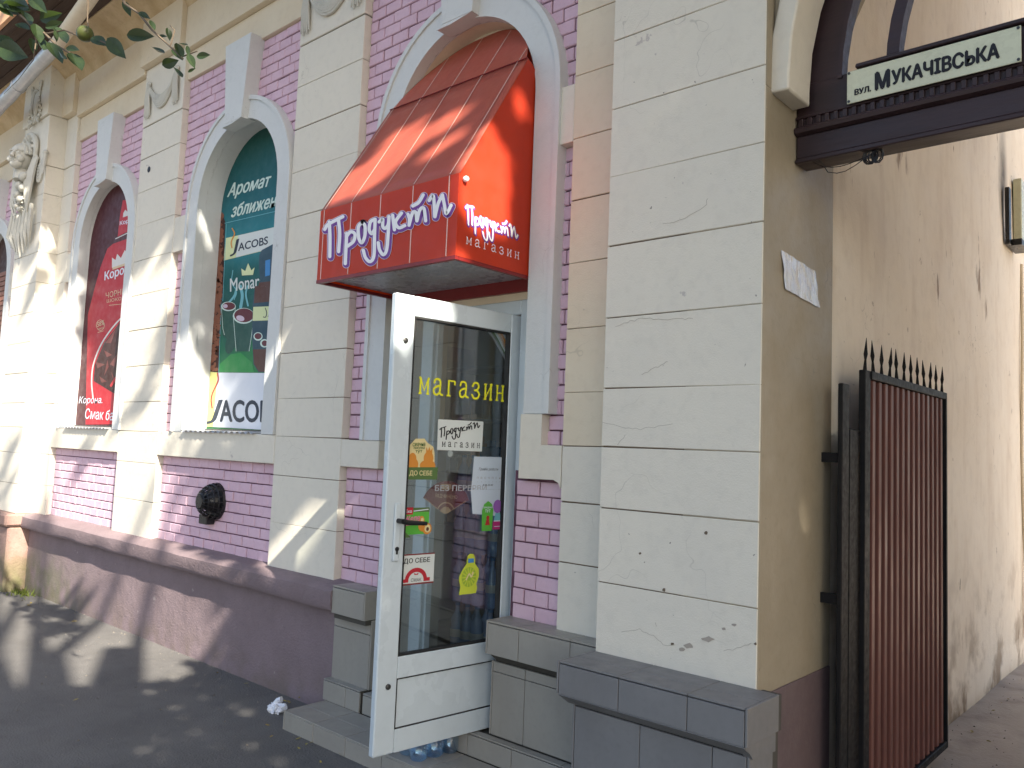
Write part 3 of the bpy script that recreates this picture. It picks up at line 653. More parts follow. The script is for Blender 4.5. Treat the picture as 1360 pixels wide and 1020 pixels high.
# wires hanging under the transom
mb = MB(); random.seed(3)
for k in range(5):
    a = Vector((-1.22+.03*k,.12,2.772)); pts = [a]
    for j in range(1, 8): pts.append(Vector((-1.22+.035*j+.02*k, .12+.01*math.sin(j), 2.765-.045*math.sin(j*.45+k*.4)*(1.2 if k % 2 else .7))))
    if k < 2: mb.tube(pts, .0018, 5)
for k in range(6): 
    c = Vector((-.995+random.uniform(-.02,.02), .13, 2.752)); r_ = random.uniform(.012,.022)
    mb.tube([c+Vector((r_*math.cos(t), random.uniform(-.004,.004), r_*1.3*math.sin(t))) for t in [2*math.pi*i/10 for i in range(11)]], .0028, 5)
tag(mb.build('wire_bundle', M['black'], smooth=True), 'tangled black wires hanging below the left end of the wooden transom', 'wires')

# gate leaf
G = thing('metal_gate', 'open gate leaf of brown vertical slats with spear points, folded against the passage wall', 'gate')
gx = -1.19
MB().box(gx-.026, gx-.006, .395, .475, .08, 1.925, .004).build('hinge_post', M['gateframe'], G)
for z in (1.05, 1.62):
    MB().tube([(gx-.02,.50,z-.04),(gx-.02,.50,z+.04)], .014, 8).build('hinge', M['gateframe'], G)
    MB().box(gx-.10, gx-.027, .41, .43, z-.02, z+.02).build('hinge_strap', M['gateframe'], G)
MB().box(gx-.014, gx+.014, .605, .672, .135, 2.0, .003).build('frame_stile', M['gateframe'], G)
MB().box(gx-.02, gx+.02, 1.868, 1.89, .135, 2.0, .002).build('frame_stile', M['gateframe'], G)
MB().box(gx-.02, gx+.02, .673, 1.867, 1.965, 2.0, .002).build('frame_rail', M['gateframe'], G)
MB().box(gx-.02, gx+.02, .673, 1.867, .135, .17, .002).build('frame_rail', M['gateframe'], G)
MB().box(gx-.015, gx-.008, .673, 1.867, .17, 1.965).build('backing_sheet', M['gatesheet'], G)
n = 14; p0 = None
for k in range(n):
    y = .69+(1.86-.69)*(k+.5)/n
    if p0 is None: p0 = MB().box(-.007, .010, -.019, .019, .172, 1.963, .003).build('slat', M['gateslat'], G); o = p0
    else: o = p0.copy(); COL.objects.link(o)
    o.location = (gx, y, 0)
p0 = None
for k in range(12):
    y = .635+(1.86-.635)*k/11+random.uniform(-.008,.008)
    if p0 is None:
        mb = MB(); mb.tube([(0,0,0),(0,0,.05),(0,0,.075),(0,0,.095),(0,0,.145)], [.010,.005,.010,.007,.001], 6); p0 = mb.build('spear_point', M['gateframe'], G); o = p0
    else: o = p0.copy(); COL.objects.link(o)
    o.location = (gx, y, 2.0+random.uniform(-.006,.0)); o.rotation_euler = (random.uniform(-.06,.06), random.uniform(-.06,.06), 0)
MB().box(gx-.012, gx-.004, .477, .603, .12, 1.74, .002).build('shade_sheet', M['gateframe'], G)  # added dark sheet in place of the shadow between post and stile
# things on the passage wall
mb = MB(); mb.box(-1.31,-1.25,4.50,4.9,3.42,3.95,.006); o = tag(mb.build('meter_box', M['signplate']), 'pale electrical meter box fixed high on the passage wall', 'meter box')
E_ = thing('wall_bracket', 'black iron bracket beside the meter box with soot above it', 'bracket')
MB().box(-1.30,-1.27,4.13,4.20,3.33,3.78,.003).build('bracket_bar', M['black'], E_); MB().box(-1.30,-1.20,4.20,4.5,3.33,3.38,.003).build('bracket_arm', M['black'], E_)
mb = MB(); pts = [(-1.30+.004*math.sin(z*3), 4.74+.03*math.sin(z*2.3), z) for z in [3.3-.1*k for k in range(31)]]; mb.tube(pts, .012, 6)
tag(mb.build('conduit', M['cream_warm'], smooth=True), 'thin pale cable running down the passage wall under the meter box', 'cable')
mb = MB(); PT = lambda a, b, l: (-1.2855+.002*l, a, b)
vs = []; n = 14
for i in range(n+1):
    for j in range(7):
        y = -.02+.34*i/n-(.0 if j < 6 else 0)+.006*j; z = 2.40-.02*i/n-.024*j; vs.append((-1.284+.006*random.random(), y*(1), z))
mb.add(vs, [(i*7+j, (i+1)*7+j, (i+1)*7+j+1, i*7+j+1) for i in range(n) for j in range(6)])
tag(mb.build('tape_patch', M['foil']), 'crinkled silver tape patch stuck on the ochre gateway jamb', 'tape')

# ================================================================ plaster ornaments
def swag(x0, x1, zt, zlow, y):
    o = thing('plaster_swag', '', 'ornament', 'plaster drapery swags on the pilaster tops')
    mb = MB()
    for k in range(7):
        t0 = k/6; sag = (zt-zlow)*(.62+.38*t0); pts = []
        for i in range(15):
            t = i/14; pts.append((x0+.04+(x1-x0-.08)*t, y-.012-.012*math.sin(math.pi*t0), zt-.01*t0-sag*(4*t*(1-t))+random.uniform(-.002,.002)))
        mb.tube(pts, [.005+.008*math.sin(math.pi*(i+.5)/15) for i in range(15)], 6)
    mb.build('drape', M['ornament'], o, smooth=True)
    for xx in (x0+.03, x1-.03):
        m2 = MB()
        for k in range(5):
            dx = (k-2)*.014; m2.tube([(xx+dx*.5,y-.02,zt+.02),(xx+dx*1.1,y-.022,zt-.12),(xx+dx*1.6,y-.015,zt-.27-.02*(k % 2))], [.009,.012,.006], 6)
        m2.ell((xx,y-.015,zt+.02), (.03,.02,.022), 8, 6); m2.build('tassel', M['ornament'], o, smooth=True)
    return o
swag(-7.03,-6.46,4.62,4.39,-.004)['label'] = 'plaster drapery swag on the pilaster between the red poster window and the green poster window'
swag(-4.66,-4.05,4.62,4.40,-.004)['label'] = 'plaster drapery swag on the pilaster between the green poster window and the shop door'
# oval cartouche on the left pier
o = thing('plaster_cartouche', 'oval stucco wreath with ribbon and leaf scrolls high on the left pier', 'ornament'); yy = -.205
cx_, cz_ = -9.25, 4.98; mb = MB()
mb.tube([(cx_+.085*math.cos(t), yy-.012, cz_+.15*math.sin(t)) for t in [2*math.pi*k/24 for k in range(25)]], .014, 6)
mb.build('oval_ring', M['ornament'], o, smooth=True); MB().ell((cx_, yy, cz_), (.07,.02,.13)).build('oval_boss', M['ornament'], o, smooth=True)
for sx in (-1, 1):
    mb = MB()
    for k in range(9):
        a = -1.2+k*.33; p = Vector((cx_+sx*(.10+.035*math.sin(k))*1.0*math.cos(a*.6)+sx*.03, yy-.01, cz_+.2*math.sin(a)))
        mb.ell(p, (.034,.014,.018), 8, 5, Matrix.Rotation(sx*(a+.9), 3, 'Y'))
    mb.tube([(cx_+sx*.02,yy-.01,cz_-.2),(cx_+sx*.09,yy-.012,cz_-.16),(cx_+sx*.14,yy-.01,cz_-.23)], .012, 6)
    mb.build('leaf_scroll', M['ornament'], o, smooth=True)
# cherub relief
o = thing('angel_relief', 'stucco relief of a hooded angel head with drapery and hanging fruit on the left pier', 'relief')
hx, hy, hz = -9.36, -.225, 4.41
mb = MB(); mb.ell((hx,hy,hz), (.088,.085,.122), 20, 16)
mb.ell((hx,hy-.05,hz-.075), (.05,.045,.042), 12, 8)                              # chin and jaw
mb.ell((hx-.042,hy-.062,hz-.035), (.032,.026,.032), 10, 7); mb.ell((hx+.042,hy-.062,hz-.035), (.032,.026,.032), 10, 7)
mb.tube([(hx,hy-.078,hz+.03),(hx,hy-.096,hz-.005),(hx,hy-.105,hz-.028)], [.011,.014,.018], 8)   # nose
mb.tube([(hx-.055,hy-.066,hz+.03),(hx-.03,hy-.082,hz+.042),(hx-.01,hy-.08,hz+.03)], .008, 6); mb.tube([(hx+.055,hy-.066,hz+.03),(hx+.03,hy-.082,hz+.042),(hx+.01,hy-.08,hz+.03)], .008, 6)
mb.ell((hx-.032,hy-.073,hz+.014), (.016,.010,.009), 8, 6); mb.ell((hx+.032,hy-.073,hz+.014), (.016,.010,.009), 8, 6)
mb.ell((hx,hy-.085,hz-.058), (.026,.012,.007), 8, 6); mb.ell((hx,hy-.083,hz-.070), (.022,.012,.008), 8, 6)
mb.tube([(hx,hy+.02,hz-.1),(hx,hy+.01,hz-.2)], [.05,.06], 10)
_c, _s = math.cos(R(32)), math.sin(R(32))
mb.v = [(hx+1.36*((v[0]-hx)*_c-(v[1]-hy)*_s), hy-.035+1.3*((v[0]-hx)*_s+(v[1]-hy)*_c), hz+.01+1.2*(v[2]-hz)) for v in mb.v]
mb.build('face', M['ornament'], o, smooth=True)
mb = MB(); random.seed(5)
for k in range(34):                                                              # curls
    a = math.pi*(k % 17)/16; r_ = .095+.02*(k//17); mb.ell((hx+r_*math.cos(a), hy-.03+.03*(k//17), hz+.03+r_*1.12*math.sin(a)), (.022,.024,.020), 7, 5)
mb.build('hair', M['ornament'], o, smooth=True)
mb = MB(); pts = []
for k in range(19):
    a = R(-60+300*k/18); pts.append((hx+.005+.165*math.cos(a), hy+.02, hz+.06+.20*math.sin(a)))
mb.tube(pts, [.012+.018*math.sin(math.pi*k/18) for k in range(19)], 8)
for k in range(9):
    a = R(10+160*k/8); mb.tube([(hx+.10*math.cos(a),hy+.03,hz+.08+.11*math.sin(a)),(hx+.155*math.cos(a),hy+.0,hz+.07+.185*math.sin(a))], [.012,.02], 6)
mb.build('shell_hood', M['ornament'], o, smooth=True)
for sx in (-1, 1):
    mb = MB()
    for k in range(5):
        mb.tube([(hx+sx*(.15+.012*k),hy+.03,hz+.05-.02*k),(hx+sx*(.13+.02*k),hy-.0,hz-.18),(hx+sx*(.08+.03*k),hy-.02,hz-.38-.05*k),(hx+sx*(.05+.02*k),hy,hz-.55-.06*k)], [.012,.022,.018,.006], 6)
    mb.build('side_drape', M['ornament'], o, smooth=True)
    mb = MB()
    for k in range(6):
        zz = [-.06,-.11,-.15,-.19,-.22,-.24][k]
        pts = [(hx+sx*(.17+.17*t), hy+.04, hz-.12+.10*t-(.05+.028*k)*math.sin(math.pi*t)*1.6) for t in [i/10 for i in range(11)]]
        mb.tube(pts, [.006+.012*math.sin(math.pi*i/10) for i in range(11)], 6)
    mb.ell((hx+sx*.34,hy+.04,hz-.01), (.03,.025,.03), 8, 6); mb.tube([(hx+sx*.34,hy+.04,hz-.02),(hx+sx*.35,hy+.03,hz-.3)], [.022,.006], 6)
    mb.build('festoon', M['ornament'], o, smooth=True)
for (dx, dz, r_) in ((-.06,-.25,.05),(.07,-.27,.055),(-.02,-.36,.048),(.06,-.42,.045),(-.05,-.48,.042),(.02,-.56,.04),(-.04,-.64,.034),(.03,-.70,.03)):
    mb = MB(); mb.ell((hx+dx,hy-.03,hz+dz), (r_,r_*.8,r_*1.15), 12, 8)
    for k in range(5): a = 2*math.pi*k/5; mb.ell((hx+dx+r_*.9*math.cos(a),hy-.01,hz+dz+r_*.9*math.sin(a)), (r_*.55,.012,r_*.28), 7, 5, Matrix.Rotation(-a, 3, 'Y'))
    mb.build('fruit_cluster', M['ornament'], o, smooth=True)
mb = MB()
for k in range(7):
    x = hx-.22+.07*k; mb.tube([(x,hy+.01,hz-.66-.03*(k % 3)),(x*1+.01*(k-3),hy-.0,hz-1.0-.04*(k % 2)),(x-.01*(k-3),hy+.03,hz-1.32+.05*abs(k-3))], [.018,.026,.006], 6)
mb.build('hanging_drape', M['ornament'], o, smooth=True)

for ch in o.children:
    if ch.name.startswith('face'): continue
    for v in ch.data.vertices: v.co.x = hx+(v.co.x-hx)*1.3; v.co.y = hy+(v.co.y-hy)*1.05; v.co.z = hz+(v.co.z-hz)*(.78 if v.co.z < hz else 1)
# vent
V = thing('wall_vent', 'black caged extractor vent on the pink brick panel under the green poster window', 'vent')
vx, vz, vy = -5.50, 1.145, YB
MB().tube([(vx,vy,vz),(vx,vy-.02,vz)], [.135,.130], 28).build('base_ring', M['black'], V, smooth=True)
MB().tube([(vx,vy-.02,vz),(vx,vy-.085,vz),(vx,vy-.10,vz)], [.085,.06,.04], 20).build('fan_hub', M['black'], V, smooth=True)
mb = MB()
for k in range(18):
    a = 2*math.pi*k/18; mb.tube([(vx+.128*math.cos(a),vy-.02,vz+.128*math.sin(a)),(vx+.112*math.cos(a),vy-.07,vz+.112*math.sin(a)),(vx+.075*math.cos(a),vy-.115,vz+.075*math.sin(a)),(vx+.04*math.cos(a),vy-.13,vz+.04*math.sin(a))], .005, 5)
for r_, dy in ((.122,.045),(.108,.075),(.085,.105),(.058,.124)): mb.tube([(vx+r_*math.cos(t),vy-dy,vz+r_*math.sin(t)) for t in [2*math.pi*k/28 for k in range(29)]], .005, 5)
mb.build('cage', M['black'], V, smooth=True)
MB().tube([(vx,vy-.118,vz),(vx,vy-.135,vz)], [.05,.045], 20).build('cage_cap', M['black'], V, smooth=True)
MB().box(vx-.11, vx-.0, vy-.07, vy-.002, vz-.165, vz-.095, .006).build('drip_spout', M['black'], V)
mb = MB(); mb.tube([(-6.92,.0,3.87),(-6.92,-.003,3.87)], .026, 16); tag(mb.build('wall_hole', M['ink']), 'small round black hole in the pilaster left of the green poster window', 'hole')

# ================================================================ posters
def photoP(y, cx, cy, s):          # crop coordinates of the photograph -> plane y
    def P(a, b, l):
        q = onY(cx+a/s, cy+b/s, y-.0012*l); return tuple(q)
    return P
def arch_face(mb, xc, r, zb, zs, y, n=24): mb.add([(x, y, z) for x, z in arch_pts(xc, r, zb, zs, n)], [tuple(range(n+3))])
def printmat(name, stops, axis_z=(1.66, 3.9), rough=0.6, nz=.15):
    m = flat(name, stops[0][1], rough); n = m.node_tree.nodes; l = m.node_tree.links; b = n['Principled BSDF']
    g = n.new('ShaderNodeNewGeometry'); sx = n.new('ShaderNodeSeparateXYZ'); l.new(g.outputs['Position'], sx.inputs[0])
    no = n.new('ShaderNodeTexNoise'); no.inputs['Scale'].default_value = 2.2; l.new(g.outputs['Position'], no.inputs['Vector'])
    mr = n.new('ShaderNodeMapRange'); mr.inputs[1].default_value = axis_z[0]; mr.inputs[2].default_value = axis_z[1]; l.new(sx.outputs[2], mr.inputs[0])
    ad = n.new('ShaderNodeMath'); ad.operation = 'MULTIPLY_ADD'; l.new(no.outputs['Fac'], ad.inputs[0]); ad.inputs[1].default_value = nz; l.new(mr.outputs[0], ad.inputs[2])
    sb = n.new('ShaderNodeMath'); sb.operation = 'SUBTRACT'; l.new(ad.outputs[0], sb.inputs[0]); sb.inputs[1].default_value = nz/2
    cr = n.new('ShaderNodeValToRGB'); l.new(sb.outputs[0], cr.inputs[0]); e = cr.color_ramp.elements
    while len(e) > 1: e.remove(e[0])
    e[0].position = stops[0][0]; e[0].color = (*stops[0][1], 1)
    for p, c in stops[1:]: x = e.new(p); x.color = (*c, 1)
    l.new(cr.outputs[0], b.inputs['Base Color']); return m
M['p_teal'] = printmat('teal_poster_print', [(0,(.01,.16,.05)),(.22,(.02,.20,.06)),(.33,(.02,.12,.09)),(.45,(.012,.09,.08)),(.55,(.01,.10,.10)),(.66,(.02,.20,.24)),(.78,(.012,.11,.13)),(1,(.008,.07,.06))])
for nm, c in dict(p_white=(.66,.70,.78), p_pale=(.62,.68,.38), p_yel=(.62,.60,.22), p_navy=(.018,.03,.055), p_red=(.42,.03,.03), p_mint=(.55,.68,.62), p_bean=(.22,.085,.05), p_bean2=(.045,.015,.012),
        p_cup=(.025,.085,.07), p_coffee=(.12,.03,.04), p_foam=(.55,.45,.55), p_cyan=(.16,.42,.48), p_jar=(.03,.07,.10), p_jar2=(.10,.045,.035), p_green=(.03,.26,.07), p_maroon=(.07,.014,.02), p_crim=(.45,.022,.035),
        p_gold=(.62,.47,.30), p_silver=(.62,.60,.58), p_choc=(.045,.016,.014), p_choc2=(.15,.05,.045), p_dark=(.03,.012,.012), p_blue=(.05,.22,.5), p_olive=(.09,.16,.05), p_orange=(.62,.25,.04), p_cream=(.68,.58,.30),
        p_lime=(.50,.58,.05), p_limed=(.28,.42,.04), p_grn=(.10,.42,.05), p_pink=(.65,.20,.32), p_paper=(.52,.60,.68), p_signw=(.62,.66,.64), p_fanr=(.20,.03,.03), p_tan=(.55,.36,.22), p_violet=(.30,.12,.42), p_magenta=(.42,.03,.16), p_grey=(.35,.36,.38)).items():
    M[nm] = flat('print_'+nm[2:], c, .4)
# green poster
PO = thing('coffee_poster', 'tall green coffee advertising poster filling the arched window left of the shop door', 'poster')
yp = .195; xc = BAYS[2][2]; RI = WI(xc)
mb = MB(); arch_face(mb, xc, RI, 1.665, ZS, yp); mb.build('backing_print', M['p_teal'], PO)
A = photoP(yp, 270, 180, 4.636); C = photoP(yp, 270, 380, 4.636)
def pr(nm, m, fn): mb = MB(); fn(mb); return mb.build(nm, M[m], PO)
def clipx(P):
    def Q(a, b, l):
        q = list(P(a, b, l)); q[0] = max(min(q[0], xc+RI-.004), xc-RI+.004); return tuple(q)
    return Q
Ac, Cc = clipx(A), clipx(C)
pr('bean_strip', 'p_bean2', lambda mb: (poly(mb, [(60,927),(75,520),(90,455),(112,480),(135,530),(122,927)], Ac, 1), poly(mb, [(60,0),(122,0),(93,530),(30,530)], Cc, 1)))
random.seed(11)
def beans(mb):
    for i in range(150):
        b = random.uniform(470, 1015); t = (b-460)/560; x0 = 80-20*t; x1 = 122-4*t; a = random.uniform(x0+8, x1-6)
        disc(mb, (a, b), random.uniform(7,11), random.uniform(10,15), Ac, 2+.04*(i % 20), random.uniform(0,3), 8)
    for i in range(150):
        b = random.uniform(8, 518); t = b/530; x0 = 60-28*t; x1 = 116-24*t; a = random.uniform(x0+6, x1-8)
        disc(mb, (a, b), random.uniform(7,11), random.uniform(10,15), Cc, 2+.04*(i % 20), random.uniform(0,3), 8)
pr('beans', 'p_bean', beans)
pr('text_line', 'p_mint', lambda mb: (text(mb, 'Аромат', (145,400), (408,330), (158,300), A, 2, .03, .25), text(mb, 'зближення', (172,505), (520,418), (180,425), Ac, 2, .03, .25)))
pr('thin_line', 'p_cyan', lambda mb: (stroke(mb, [(132,540),(440,468)], 3.5, A, 1.5, False), stroke(mb, [(142,545),(120,1018)], 3, A, 1.5, False), stroke(mb, [(113,0),(95,530)], 3, C, 1.6, False)))
pr('pale_band', 'p_pale', lambda mb: poly(mb, [(138,632),(520,545),(520,672),(125,770)], Ac, 1))
pr('band_glow', 'p_signw', lambda mb: poly(mb, [(215,615),(520,546),(520,668),(200,750)], Ac, 1.6))
pr('brand_letters', 'p_navy', lambda mb: (text(mb, 'J', (165,745), (213,728), (172,652), A, 2.4, .01, .1), text(mb, 'ACOBS', (215,712), (396,668), (217,664), A, 2.4, .02)))
pr('swirl', 'p_orange', lambda mb: stroke(mb, [(178,572),(192,605),(172,655),(176,690)], 7, A, 2.4))
pr('crown_mark', 'p_pale', lambda mb: (poly(mb, [(238,862),(306,858),(316,812),(296,830),(276,785),(258,835),(234,818)], A, 2)))
pr('variety_letters', 'p_signw', lambda mb: text(mb, 'Monarch', (165,962), (405,925), (165,882), Ac, 2, .012))
pr('steam', 'p_cyan', lambda mb: (stroke(mb, [(190,1010),(205,960),(175,905),(182,830)], 5, A, 1.4), stroke(mb, [(230,130),(240,60),(228,0)], 18, C, 1.4), stroke(mb, [(150,110),(190,60),(205,10)], 12, C, 1.45), stroke(mb, [(275,120),(262,50),(272,0)], 10, C, 1.5)))
pr('jar', 'p_jar', lambda mb: (poly(mb, [(345,735),(360,705),(430,668),(560,650),(560,927),(338,927),(350,890),(342,810)], Ac, 2.6), poly(mb, [(318,0),(560,0),(560,530),(340,530),(308,480),(300,300),(305,100)], Cc, 2.6)))
pr('jar_window', 'p_blue', lambda mb: poly(mb, [(382,770),(412,762),(410,860),(380,868)], Ac, 3))
pr('jar_coffee', 'p_jar2', lambda mb: poly(mb, [(338,927),(345,905),(560,880),(560,927)], Ac, 3))
pr('jar_coffee', 'p_jar2', lambda mb: poly(mb, [(306,390),(560,380),(560,528),(342,526),(312,478)], Cc, 3))
pr('jar_coffee', 'p_jar2', lambda mb: (poly(mb, [(318,0),(560,0),(560,80),(312,105)], Cc, 3),))
pr('jar_label', 'p_pale', lambda mb: poly(mb, [(308,128),(560,118),(560,205),(304,214)], Cc, 3.4))
pr('jar_label_letters', 'p_navy', lambda mb: (stroke(mb, [(382,135),(390,165),(384,190),(370,190)], 5, Cc, 4), text(mb, 'ACOBS', (396,190), (540,180), (396,150), Cc, 4)))
pr('green_swoosh', 'p_green', lambda mb: (poly(mb, [(98,530),(100,480),(170,420),(230,410),(300,470),(312,530)], C, 1.2),))
pr('swoosh_light', 'p_cup', lambda mb: (disc(mb, (172,345), 32, 75, C, 1.3, .3),))
pr('cup', 'p_cup', lambda mb: (poly(mb, [(112,135),(198,120),(190,260),(150,330),(118,300)], C, 1.9), poly(mb, [(188,200),(308,200),(300,300),(280,402),(200,402),(192,300)], C, 2.1)))
pr('cup_edge', 'p_mint', lambda mb: (stroke(mb, [(186,200),(194,300),(202,400)], 3, C, 2.2, False), stroke(mb, [(308,200),(298,300),(282,400)], 3, C, 2.25, False), stroke(mb, [(112,135),(120,260),(130,300)], 2.5, C, 2.2, False), stroke(mb, [(198,125),(192,190)], 2.5, C, 2.0, False)))
pr('cup_rim', 'p_mint', lambda mb: (disc(mb, (155,125), 45, 29, C, 2.3), disc(mb, (248,183), 66, 49, C, 2.35), disc(mb, (337,310), 28, 26, Cc, 4), disc(mb, (376,352), 26, 26, Cc, 4.02)))
pr('coffee', 'p_coffee', lambda mb: (disc(mb, (157,123), 39, 24, C, 2.5), disc(mb, (250,180), 60, 43, C, 2.55), disc(mb, (337,308), 22, 19, Cc, 4.2), disc(mb, (378,352), 18, 18, Cc, 4.22)))
pr('foam', 'p_foam', lambda mb: (disc(mb, (135,123), 15, 12, C, 2.7), disc(mb, (228,198), 26, 17, C, 2.72, .3)))
pr('white_field', 'p_white', lambda mb: poly(mb, [(70,532),(520,536),(520,893),(40,866)], Cc, 1.1))
pr('yellow_field', 'p_yel', lambda mb: poly(mb, [(0,530),(88,532),(60,866),(0,866)], Cc, 1.5))
pr('brand_letters', 'p_navy', lambda mb: (text(mb, 'J', (20,848), (110,842), (28,706), C, 2.4, .012, .2), text(mb, 'ACOBS', (103,834), (452,838), (105,703), Cc, 2.4, .03)))
pr('swirl', 'p_red', lambda mb: stroke(mb, [(88,536),(90,585),(58,655),(48,700),(54,750)], 8, C, 2.6))
MB().box(xc-RI+.01, xc+RI-.01, .175, .20, 1.645, 1.668, .002).build('bottom_strip', M['steel'], PO)
# red poster
PO = thing('chocolate_poster', 'dark red chocolate bar poster filling the arched window left of the green one', 'poster')
yp = .095; xc = BAYS[1][2]; RI = WI(xc)
mb = MB(); arch_face(mb, xc, RI, 1.665, ZS, yp); mb.build('backing_print', M['p_maroon'], PO)
A = photoP(yp, 0, 280, 3.1875); Ac = clipx(A)
pr('red_field', 'p_crim', lambda mb: poly(mb, [(455,160),(478,140),(620,90),(620,905),(362,905),(366,700),(372,440),(400,330),(425,240)], Ac, 1))
pr('red_field', 'p_crim', lambda mb: poly(mb, [(498,110),(545,85),(620,60),(620,-60),(520,-45),(508,20)], Ac, 1))
pr('packet_edge', 'p_silver', lambda mb: (stroke(mb, [(490,118),(545,92),(615,64)], 4, Ac, 2), stroke(mb, [(600,400),(515,452),(440,545),(398,640),(388,720),(394,795)], 6, Ac, 2.6)))
pr('crown_mark', 'p_silver', lambda mb: (poly(mb, [(474,242),(560,212),(572,160),(548,190),(528,166),(512,200),(496,182),(489,208),(474,198)], Ac, 2),))
pr('crown_mark', 'p_silver', lambda mb: poly(mb, [(520,28),(560,14),(562,-8),(540,4),(530,-5),(522,10)], Ac, 2))
pr('crown_band', 'p_gold', lambda mb: poly(mb, [(476,240),(558,212),(558,222),(476,250)], Ac, 2.5))
pr('brand_letters', 'p_white', lambda mb: (text(mb, 'Корона', (442,304), (562,264), (444,258), Ac, 2, .025), text(mb, 'Корона', (507,66), (580,44), (508,44), Ac, 2, .02)))
pr('thin_letters', 'p_gold', lambda mb: (text(mb, 'ЧОРНИЙ', (448,371), (548,346), (448,340), Ac, 2), text(mb, 'ШОКОЛАД', (452,392), (560,372), (452,375), Ac, 2), stroke(mb, [(462,400),(540,392)], 2, Ac, 2, False), text(mb, '58%', (412,492), (440,482), (412,472), Ac, 2.2, .02), stroke(mb, [(425+17*math.cos(t), 484+22*math.sin(t)) for t in [2*math.pi*k/16 for k in range(17)]], 2, Ac, 2), text(mb, 'какао', (415,505), (438,498), (415,497), Ac, 2), stroke(mb, [(414,515),(438,508)], 2, Ac, 2, False)))
pr('chocolate_bar', 'p_choc', lambda mb: poly(mb, [(396,720),(402,650),(440,560),(515,462),(620,380),(620,800),(520,800),(475,768)], Ac, 2.2))
pr('chocolate_facet', 'p_choc2', lambda mb: [poly(mb, q, Ac, 3) for q in ([(440,590),(452,620),(475,610)], [(455,630),(440,700),(460,660)], [(405,640),(445,650),(412,668)], [(465,650),(500,600),(485,660)], [(470,680),(500,740),(480,720)], [(420,700),(452,722),(430,728)], [(505,520),(560,470),(530,560)], [(445,560),(490,500),(470,560)])])
pr('slogan_letters', 'p_white', lambda mb: (text(mb, 'Корона.', (333,823), (432,822), (336,786), Ac, 2.3, .01, .15), text(mb, 'Смак бажань', (360,880), (555,893), (362,836), Ac, 3, .01, .15)))
pr('ribbon', 'p_crim', lambda mb: stroke(mb, [(470,740),(500,700),(560,690)], 10, Ac, 3.5))
MB().box(xc-RI+.01, xc+RI-.01, .075, .10, 1.645, 1.668, .002).build('bottom_strip', M['steel'], PO)
# far-left window
PO = thing('brown_blind', 'dark brown blind in the arched window at the far left edge', 'blind')
xc = BAYS[0][2]
mb = MB(); arch_face(mb, xc, RI, 1.665, ZS, .12); mb.build('cloth', M['p_bean2'], PO)
for k in range(30): MB().box(xc-RI, xc+RI, .108, .117, 1.68+.06*k, 1.73+.06*k, .002).build('slat', M['p_bean'], PO)

# ================================================================ awning
AW = thing('shop_awning', 'red box awning with brush lettering projecting from the arch over the shop door', 'awning')
xl, xr_, yf = -3.628, -2.578, -.49; xc = BAYS[3][2]; SL = 1.636
ys = lambda z: yf+(z-2.83)/SL
zl = 3.535
MB().box(xl, xr_, yf-.003, yf+.003, 2.452, 2.828).build('fascia', M['awning'], AW)
nseg = 10
def slope(z0, z1, nm, n=10):
    mb = MB(); vs = []
    for j in range(n+1):
        z = z0+(z1-z0)*j/n; y = ys(z)
        for i in range(21): 
            x = xl+(xr_-xl)*i/20; sg = -.008*math.sin(math.pi*i/20*5)**2*math.sin(math.pi*j/n)
            vs.append((x, y-sg*.5, z+sg))
    mb.add(vs, [(j*21+i, j*21+i+1, (j+1)*21+i+1, (j+1)*21+i) for j in range(n) for i in range(20)]); o = mb.build(nm, M['awning_slope'], AW, smooth=True)
    md = o.modifiers.new('s','SOLIDIFY'); md.thickness = .003
slope(2.83, zl, 'slope_sheet')
mb = MB(); pts = []
for k in range(25):   # upper sheet follows the arch
    a = math.pi*k/24; x = xc-(RI-.006)*math.cos(a); z = ZS+(RI-.006)*math.sin(a)
    if z > zl+.002: pts.append((x, z))
zz = zl+.002; hw = math.sqrt((RI-.006)**2-(zz-ZS)**2); pts = [(xc-hw, zz)]+pts+[(xc+hw, zz)]
mb.add([(x, ys(z)+.004, z) for x, z in pts], [tuple(range(len(pts)))]); o = mb.build('upper_sheet', M['awning_slope'], AW); md = o.modifiers.new('s','SOLIDIFY'); md.thickness = .003
mb = MB(); mb.tube([(xl, ys(zl)-.004, zl), (xr_, ys(zl)-.004, zl)], .0035, 5); mb.build('seam', M['redpaint'], AW)
for xx, nm in ((xl, 'side_panel'), (xr_-.004, 'side_panel')):
    mb = MB(); mb.prism([(xx,yf+.004,2.452),(xx,.16,2.452),(xx,.16,3.36),(xx,-.03,3.52),(xx,ys(zl)+.002,zl-.004),(xx,yf+.004,2.828)], (.004,0,0)); mb.build(nm, M['awning'], AW)
# lower frame and underside
for a in ((xl, xr_, yf-.006, yf+.016, 2.435, 2.452), (xl, xl+.02, yf+.018, .12, 2.435, 2.451), (xr_-.02, xr_, yf+.018, .12, 2.435, 2.451)): MB().box(*a).build('frame_bar', M['redpaint'], AW)
MB().box(xl+.02, xr_-.02, yf+.03, .08, 2.462, 2.466).build('underside_sheet', M['awning_under'], AW)
MB().box(xl, xr_, .085, .13, 2.40, 2.47, .003).build('rear_bar', M['redpaint'], AW)
